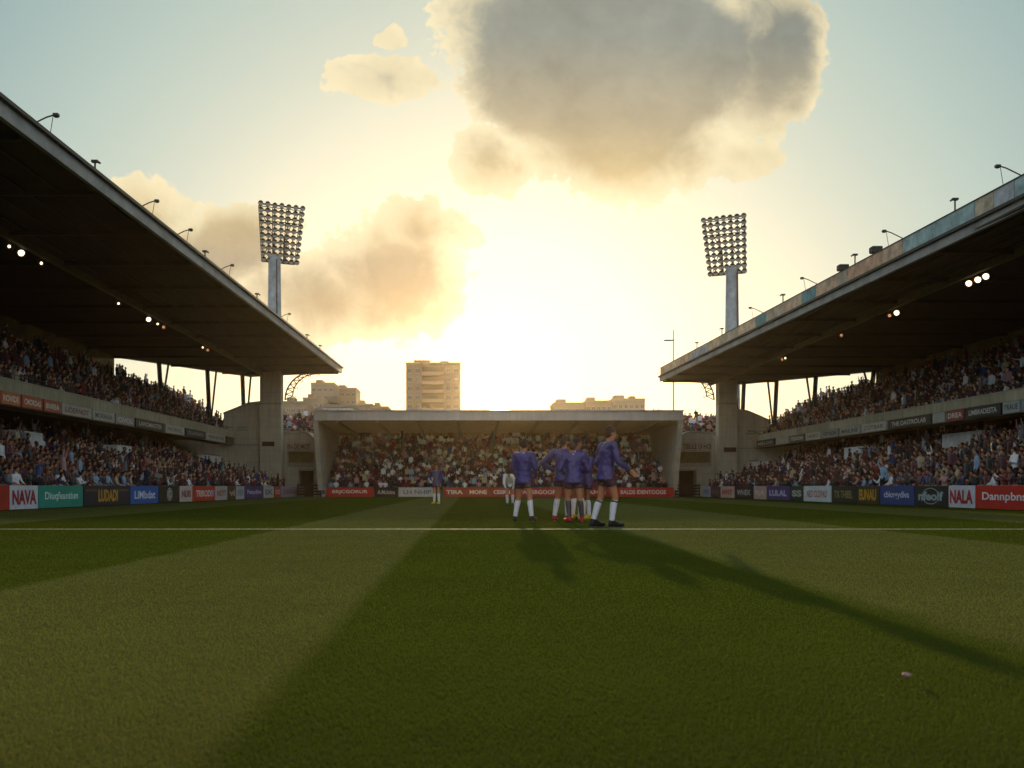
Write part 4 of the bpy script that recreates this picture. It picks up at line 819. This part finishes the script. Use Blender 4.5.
# ------------------------------------------------------------------ spectators
def spectators():
    cand = []
    for i, (x, y, z, a, st, r) in enumerate(PEOPLE):
        px = CX + F*x/y; vis = -8 < px < 1032 and y < 60
        cand.append((y if vis and 'lower' in st else 1e9, i))
    cand.sort(); near = [i for k, i in cand[:300] if k < 1e8]; nearset = set(near)
    pose, colr = {}, {}
    for i, p in enumerate(PEOPLE):
        stand_up = random.random() < (.22 if p[5] % 2 else .12)
        pose[i] = random.choices(SNAMES[3:], (5, 1, 2, .6, .8))[0] if stand_up else random.choices(SNAMES[:3], (6, 2, 2))[0]
        colr[i] = int(RNG.choice(len(PAL), p=PE if p[4] in ('end', 'corner') else PW))
    rown = ['front', 'second', 'third', 'fourth', 'fifth', 'sixth', 'seventh', 'eighth', 'ninth', 'tenth', 'eleventh', 'twelfth', 'thirteenth']
    short = {'NAVA': 'white NAVA', 'NALA': 'white NALA'}
    used = {}
    def where(p):
        s = 'L' if p[4].startswith('left') else 'R'
        for sd_, a, b, lab in spans:
            if sd_ == s and a <= p[1] <= b:
                w = lab.split(' board')[0].split(); return ('left' if s == 'L' else 'right'), ' '.join(w[-2:]) + ' board'
        return ('left' if s == 'L' else 'right'), 'last board'
    order = sorted(near, key=lambda i: (PEOPLE[i][4], PEOPLE[i][5], PEOPLE[i][1]))
    for q, i in enumerate(order):
        x, y, z, a, st, r = PEOPLE[i]; v = random.random() < .3; me = HI[pose[i] + ('2' if v else '')]
        o = bpy.data.objects.new('spectator', me); COL.objects.link(o); s = random.uniform(.84, .94); o.location = (x, y, z); o.rotation_euler = (0, 0, a); o.scale = (s, s, s)
        cn, ch, _ = PAL[colr[i]]; o.color = (*rgb(ch), 1); sd_, bd = where(PEOPLE[i])
        nb = [j for j in (order[q+1] if q+1 < len(order) else None, order[q-1] if q else None) if j is not None and PEOPLE[j][4] == st and PEOPLE[j][5] == r]
        base = f'{pose[i]} spectator in {cn}, {sd_} stand {rown[r]} row above {bd}'
        if pose[i] == 'standing with arms folded': base = base.replace('standing with arms folded', 'arms-folded')
        if pose[i] == 'standing with one arm raised': base = base.replace('standing with one arm raised', 'arm-raised')
        if pose[i] == 'standing and pointing': base = base.replace('standing and pointing', 'pointing')
        lab = base
        if lab in used and nb:
            lab = base + f', beside {PAL[colr[nb[0]]][0]}'
            if lab in used and len(nb) > 1: lab = base + f', beside {PAL[colr[nb[1]]][0]}'
        used[lab] = used.get(lab, 0) + 1
        tag(o, ' '.join(lab.split()[:18]), 'person', 'nearest spectators in the lower tiers')
    # everyone else: one object
    VV, TT, CC = [], [], []; off = 0
    for i, (x, y, z, a, st, r) in enumerate(PEOPLE):
        if i in nearset: continue
        v, t, lb = LO[pose[i]]; s = random.uniform(.93, 1.06) * (.78 if st in ('end', 'corner') else .82); ca, sa = math.cos(a)*s, math.sin(a)*s
        w = np.stack([v[:, 0]*ca - v[:, 1]*sa + x, v[:, 0]*sa + v[:, 1]*ca + y, v[:, 2]*s + z], 1)
        pal = np.array([rgb(PAL[colr[i]][1]), random.choice(SKT), random.choice(HRT), random.choice(TRT)]) ; VV.append(w); TT.append(t + off); CC.append(pal[lb]); off += len(v)
    V = np.concatenate(VV); T = np.concatenate(TT); C = np.concatenate(CC); n = len(T)
    me = bpy.data.meshes.new('crowd'); me.vertices.add(len(V)); me.loops.add(3*n); me.polygons.add(n)
    me.vertices.foreach_set('co', V.ravel().astype(np.float32)); me.loops.foreach_set('vertex_index', T.ravel().astype(np.int32)); me.polygons.foreach_set('loop_start', np.arange(0, 3*n, 3, dtype=np.int32)); me.polygons.foreach_set('use_smooth', np.ones(n, bool))
    me.update(calc_edges=True)
    at = me.attributes.new('cloth', 'FLOAT_COLOR', 'FACE'); at.data.foreach_set('color', np.concatenate([C, np.ones((n, 1))], 1).ravel().astype(np.float32))
    m = bpy.data.materials.new('crowd_cloth'); m.use_nodes = True; b = m.node_tree.nodes['Principled BSDF']; b.inputs['Roughness'].default_value = .9; an = m.node_tree.nodes.new('ShaderNodeAttribute'); an.attribute_name = 'cloth'; m.node_tree.links.new(an.outputs['Color'], b.inputs['Base Color'])
    me.materials.append(m); o = bpy.data.objects.new('crowd', me); COL.objects.link(o); tag(o, 'packed mass of spectators filling the tiers of all the stands', 'crowd', kind='stuff')
    print('PEOPLE', len(PEOPLE), 'tris', n, 'dup labels', sum(1 for k in used.values() if k > 1))
spectators()

# ------------------------------------------------------------------ players
PURP = mat('purple_blue_jersey', '#2a1f66', .8, noise=.22, scale=5, bump=.8, bscale=9); MARO = mat('maroon_shorts', '#3a1226', .85, noise=.2, scale=7, bump=.3, bscale=14)
SOCKW = mat('white_sock', '#c8c8cc', .9, noise=.15, scale=30, bump=.3, bscale=60); SOCKD = mat('dark_sock', '#2a1c2c', .9, noise=.15, scale=30); BOOTK = mat('black_boot', '#1d1816', .4); BOOTR = mat('red_boot', '#9c1820', .4); BOOTY = mat('yellow_boot', '#b8a020', .4)
WTOP = mat('white_top', '#cfcfca', .85, noise=.15, scale=7, bump=.3); BADGE = mat('white_badge', '#c4c4cc', .7)
def player(x, y, rz, hgt, j, label, top=PURP, shorts=MARO, sock=(SOCKW, SOCKW), boots=(BOOTK, BOOTK), hair=HAIRM, skin=SKIN, badge=False, number=None, band=False):
    root = empty('person', (x, y, 0), rz); s = hgt/1.77; root.scale = (s, s, s); tag(root, label, 'person', 'players gathered on the pitch')
    def add(mb, name, mt, vox=.012, sm=2, par=root):
        me = fuse(mb, vox, sm); me.name = name; me.polygons.foreach_set('use_smooth', [True]*len(me.polygons))
        for k in (mt if isinstance(mt, list) else [mt]): me.materials.append(k)
        o = bpy.data.objects.new(name, me); COL.objects.link(o); o.parent = par; return o
    b = add(build_body(j), 'body', [skin, mat('eye_dark', '#1a1210', .3)], .0085, 2)
    # eyes: dark faces in the sockets
    M = head_matrix(j); h = j['head']; me = b.data
    for p in me.polygons:
        for sx in (-1, 1):
            if (p.center - (h + M @ Vector((sx*.034, .078, .004)))).length < .012: p.material_index = 1
    pe, ch, ne = j['pelvis'], j['chest'], j['neck']; yaw = math.atan2((j['shr']-j['shl']).y, (j['shr']-j['shl']).x)
    m = MB(); rings(m, [(pe + Vector((0, 0, -.13)), .215, .175, 0), (pe + Vector((0, 0, -.06)), .20, .16, 0), (pe + Vector((0, 0, .02)), .18, .14, 0), (pe.lerp(ch, .35), .16, .13, yaw*.5), (pe.lerp(ch, .7), .17, .132, yaw), (ch, .185, .135, yaw), (ch.lerp(ne, .55), .155, .11, yaw), (ne - Vector((0, 0, .01)), .075, .075, yaw)])
    for q in 'lr':
        sh, e, w = j['sh'+q], j['el'+q], j['ha'+q]; cap(m, ch.lerp(sh, .25), sh - Vector((0, 0, .008)), .108, .078); cap(m, ne - Vector((0, 0, .03)), ch.lerp(sh, .8) + Vector((0, 0, .015)), .07, .075); cap(m, sh, e, .074, .058); cap(m, e, e.lerp(w, .9), .06, .040)
    jer = add(m, 'jersey', top, .012, 2); tx = bpy.data.textures.get('fold') or bpy.data.textures.new('fold', 'CLOUDS'); tx.noise_scale = .11
    d = jer.modifiers.new('folds', 'DISPLACE'); d.texture = tx; d.strength = .03; d.mid_level = .5; d.texture_coords = 'LOCAL'
    m = MB(); m.tube([ne - Vector((0, 0, .022)), ne + Vector((0, 0, .008))], [.082, .068], 16); m.build('collar', BADGE, jer, smooth=True)
    for q in 'lr':
        e, w = j['el'+q], j['ha'+q]; m = MB(); m.tube([e.lerp(w, .84), e.lerp(w, .93)], [.046, .042], 12); m.build('cuff', MARO, jer, smooth=True)
    if badge:
        m = MB(); sh = j['shr']; m.ball(tuple(ch + Vector((.08, .14, .04))), (.035, .008, .042)); m.build('badge', BADGE, jer)
    if number:
        q, fs = text_geo(number, .2, .24, .03); m = MB(); m.add([ch + Vector((-a, -.148, c - .02)) for a, c in q], fs); m.build('number', BADGE, jer)
    m = MB(); rings(m, [(pe + Vector((0, 0, -.15)), .16, .13, 0), (pe, .172, .13, 0), (pe + Vector((0, 0, .08)), .15, .115, 0)])
    for q in 'lr': hi, k = j['hi'+q], j['kn'+q]; m.tube([hi, hi.lerp(k, .48)], [.115, .112], 14)
    so_ = add(m, 'shorts', shorts, .012, 2); d = so_.modifiers.new('folds', 'DISPLACE'); d.texture = tx; d.strength = .025; d.texture_coords = 'LOCAL'
    for q, sk, bt in (('l', sock[0], boots[0]), ('r', sock[1], boots[1])):
        k, a, f = j['kn'+q], j['an'+q], j['ft'+q]; calf = k.lerp(a, .3) - Vector((0, .015, 0)); k2 = k.lerp(a, .14)
        m = MB(); cap(m, k2, calf, .060, .064); cap(m, calf, a, .064, .046); so2 = add(m, 'sock', sk, .012, 1)
        if band: m = MB(); c = k.lerp(a, .2); m.tube([k.lerp(a, .13), k.lerp(a, .2)], [.069, .071], 14); m.build('sock_band', SOCKD, so2)
        m = MB(); dr = (f - a); dr.z = 0; dr.normalize(); heel = Vector((a.x, a.y, f.z + .012)) - dr*.03
        cap(m, heel, f + dr*.05 + Vector((0, 0, .008)), .042, .038); cap(m, a, heel, .05, .042); cap(m, a, f, .048, .04); bo = add(m, 'boot', bt, .01, 1)
        m = MB(); zb = min(p.co.z for p in bo.data.vertices)
        for t in (0, .3, .7, 1): c = heel.lerp(f + dr*.04, t); m.tube([(c.x - .02, c.y, zb + .01), (c.x - .02, c.y, zb - .012)], .008, 5); m.tube([(c.x + .02, c.y, zb + .01), (c.x + .02, c.y, zb - .012)], .008, 5)
        m.build('studs', GREYP, bo)
    at = lambda *v: h + M @ Vector(v); m = MB()
    m.ball(at(0, -.025, .05), (.086, .098, .082), M); m.ball(at(0, -.06, .0), (.076, .062, .085), M); m.ball(at(.02, .04, .082), (.045, .04, .025), M)
    for _ in range(26):
        a_, e_ = random.uniform(0, 6.28), random.uniform(.2, 1.2); m.ball(at(.075*math.cos(a_)*math.cos(e_), -.025 + .085*math.sin(a_)*math.cos(e_), .05 + .078*math.sin(e_)), random.uniform(.014, .024), nu=6, nv=4)
    add(m, 'hair', hair, .008, 1)
    lowest = min(v.co.z for v in b.data.vertices); return root
def at_px(px, Y): return uu(px) * Y
# right-hand player, walking to the right, head turned right
jA = J(pelvis=(0, 0, .95), chest=(.0, .03, 1.32), neck=(0, .05, 1.47), head=(0, .10, 1.63), shl=(-.19, .02, 1.42), shr=(.19, .05, 1.42), ell=(-.25, -.06, 1.14), elr=(.27, .10, 1.15), hal=(-.22, .08, .93), har=(.26, .33, .98),
       hil=(-.09, 0, .92), hir=(.09, 0, .92), knl=(-.11, -.05, .50), knr=(.10, .13, .51), anl=(-.11, -.19, .12), anr=(.10, .06, .10), ftl=(-.12, -.04, .035), ftr=(.11, .21, .035), hpitch=-.18)
player(at_px(606, 16.9), 16.9, R(-72), 1.90, jA, 'tallest player on the right in a purple jersey, striding right with head turned', badge=True, hair=HAIRB, band=True)
jB = J(pelvis=(.02, 0, .95), chest=(-.02, .03, 1.32), neck=(0, .05, 1.46), head=(.02, .09, 1.62), ell=(-.44, -.06, 1.2), hal=(-.2, .04, 1.02), elr=(.3, -.05, 1.18), har=(.2, .1, .98), hyaw=-.5, hpitch=-.25, knl=(-.13, .04, .5), anl=(-.18, -.02, .09), ftl=(-.22, .13, .03))
player(at_px(563, 20.0), 20.0, R(-28), 1.90, jB, 'player at the left of the huddle with hand on hip', boots=(BOOTR, BOOTR), skin=SKIN)
jC = J(hyaw=-.4, ell=(-.26, .02, 1.15), hal=(-.15, .18, 1.1), elr=(.26, .02, 1.15), har=(.1, .2, 1.1))
player(at_px(577, 20.9), 20.9, R(-50), 1.90, jC, 'dark-haired player at the back of the huddle behind the bowed player', boots=(BOOTY, BOOTY), skin=SKIN2)
jD = J(chest=(0, .05, 1.30), neck=(0, .1, 1.43), head=(0, .18, 1.56), shl=(-.19, .05, 1.38), shr=(.19, .05, 1.38), ell=(-.30, .04, 1.12), elr=(.30, .04, 1.12), hal=(-.16, .2, 1.03), har=(.16, .2, 1.03), hpitch=-.55, hyaw=.2, knl=(-.11, .08, .5), knr=(.12, -.02, .5), anr=(.15, -.08, .09), ftr=(.17, .08, .03), ftl=(-.12, .16, .03))
player(at_px(574, 19.2), 19.2, R(12), 1.80, jD, 'player in front of the huddle, head bowed, back turned, with dark socks and red boots', boots=(BOOTR, BOOTR), sock=(SOCKD, SOCKD), hair=HAIRB)
jE = J(hyaw=.5, ell=(-.25, .1, 1.18), hal=(-.12, .26, 1.25), elr=(.25, -.03, 1.15), hpitch=-.2)
player(at_px(588, 20.6), 21.0, R(120), 1.72, jE, 'shortest player at the right side of the huddle, half hidden by the tallest player', skin=SKIN2, boots=(BOOTY, BOOTK))
jF = J(hyaw=0, hpitch=-.3, ell=(-.27, .0, 1.15), hal=(-.2, .14, .95), elr=(.25, -.02, 1.15), har=(.22, .12, .93), knl=(-.14, .06, .5), anl=(-.2, .0, .09), ftl=(-.24, .15, .03), knr=(.14, -.03, .5), anr=(.20, -.1, .10), ftr=(.23, .05, .03), head=(0, .07, 1.63))
player(at_px(524, 19.7), 19.7, R(-20), 1.80, jF, 'player standing alone left of the huddle with legs apart', hair=HAIRB)
jG = J(pelvis=(0, -.12, .88), chest=(0, .14, 1.14), neck=(0, .26, 1.22), head=(0, .38, 1.3), shl=(-.18, .18, 1.22), shr=(.18, .18, 1.22), ell=(-.22, .22, .95), elr=(.22, .22, .95), hal=(-.14, .2, .68), har=(.14, .2, .68), hil=(-.09, -.12, .86), hir=(.09, -.12, .86), hpitch=-.7, knl=(-.12, .08, .5), knr=(.12, .08, .5))
player(at_px(510, 36), 36, R(170), 1.74, jG, 'far player in a white top bending forward, hands on knees', top=WTOP, shorts=MARO)
jH = J(elr=(.34, -.02, 1.2), har=(.2, .1, 1.05), hyaw=.3)
player(at_px(436.5, 40), 40, R(160), 1.78, jH, 'distant lone player in a dark blue top, well left of the huddle', top=mat('navy_top', '#1e2058', .85, noise=.15), boots=(BOOTY, BOOTY))

# ball-sized scrap on the grass at lower right
m = MB(); m.ball((0, 0, .0), (.014, .02, .009), nu=8); m.ball((.012, .004, .0), (.01, .012, .006), nu=8)
o = m.build('paper_scrap', mat('scrap_paper', '#8e6a6a', .8), loc=(uu(906)*3.45, 3.45, .03)); tag(o, 'tiny pinkish paper scrap on the dark grass at lower right', 'litter')

# ------------------------------------------------------------------ evening haze
m = MB(); m.box((0, 190, 39), (700, 440, 82)); hz = m.build('haze', []); tag(hz, 'thin golden evening haze filling the stadium', 'haze', kind='stuff')
hm = bpy.data.materials.new('evening_haze'); hm.use_nodes = True; N = hm.node_tree.nodes; N.clear(); out = N.new('ShaderNodeOutputMaterial'); pv = N.new('ShaderNodeVolumePrincipled')
pv.inputs['Color'].default_value = (1, .76, .46, 1); pv.inputs['Density'].default_value = .00010; pv.inputs['Anisotropy'].default_value = .82
hm.node_tree.links.new(pv.outputs[0], out.inputs['Volume']); hz.data.materials.append(hm)
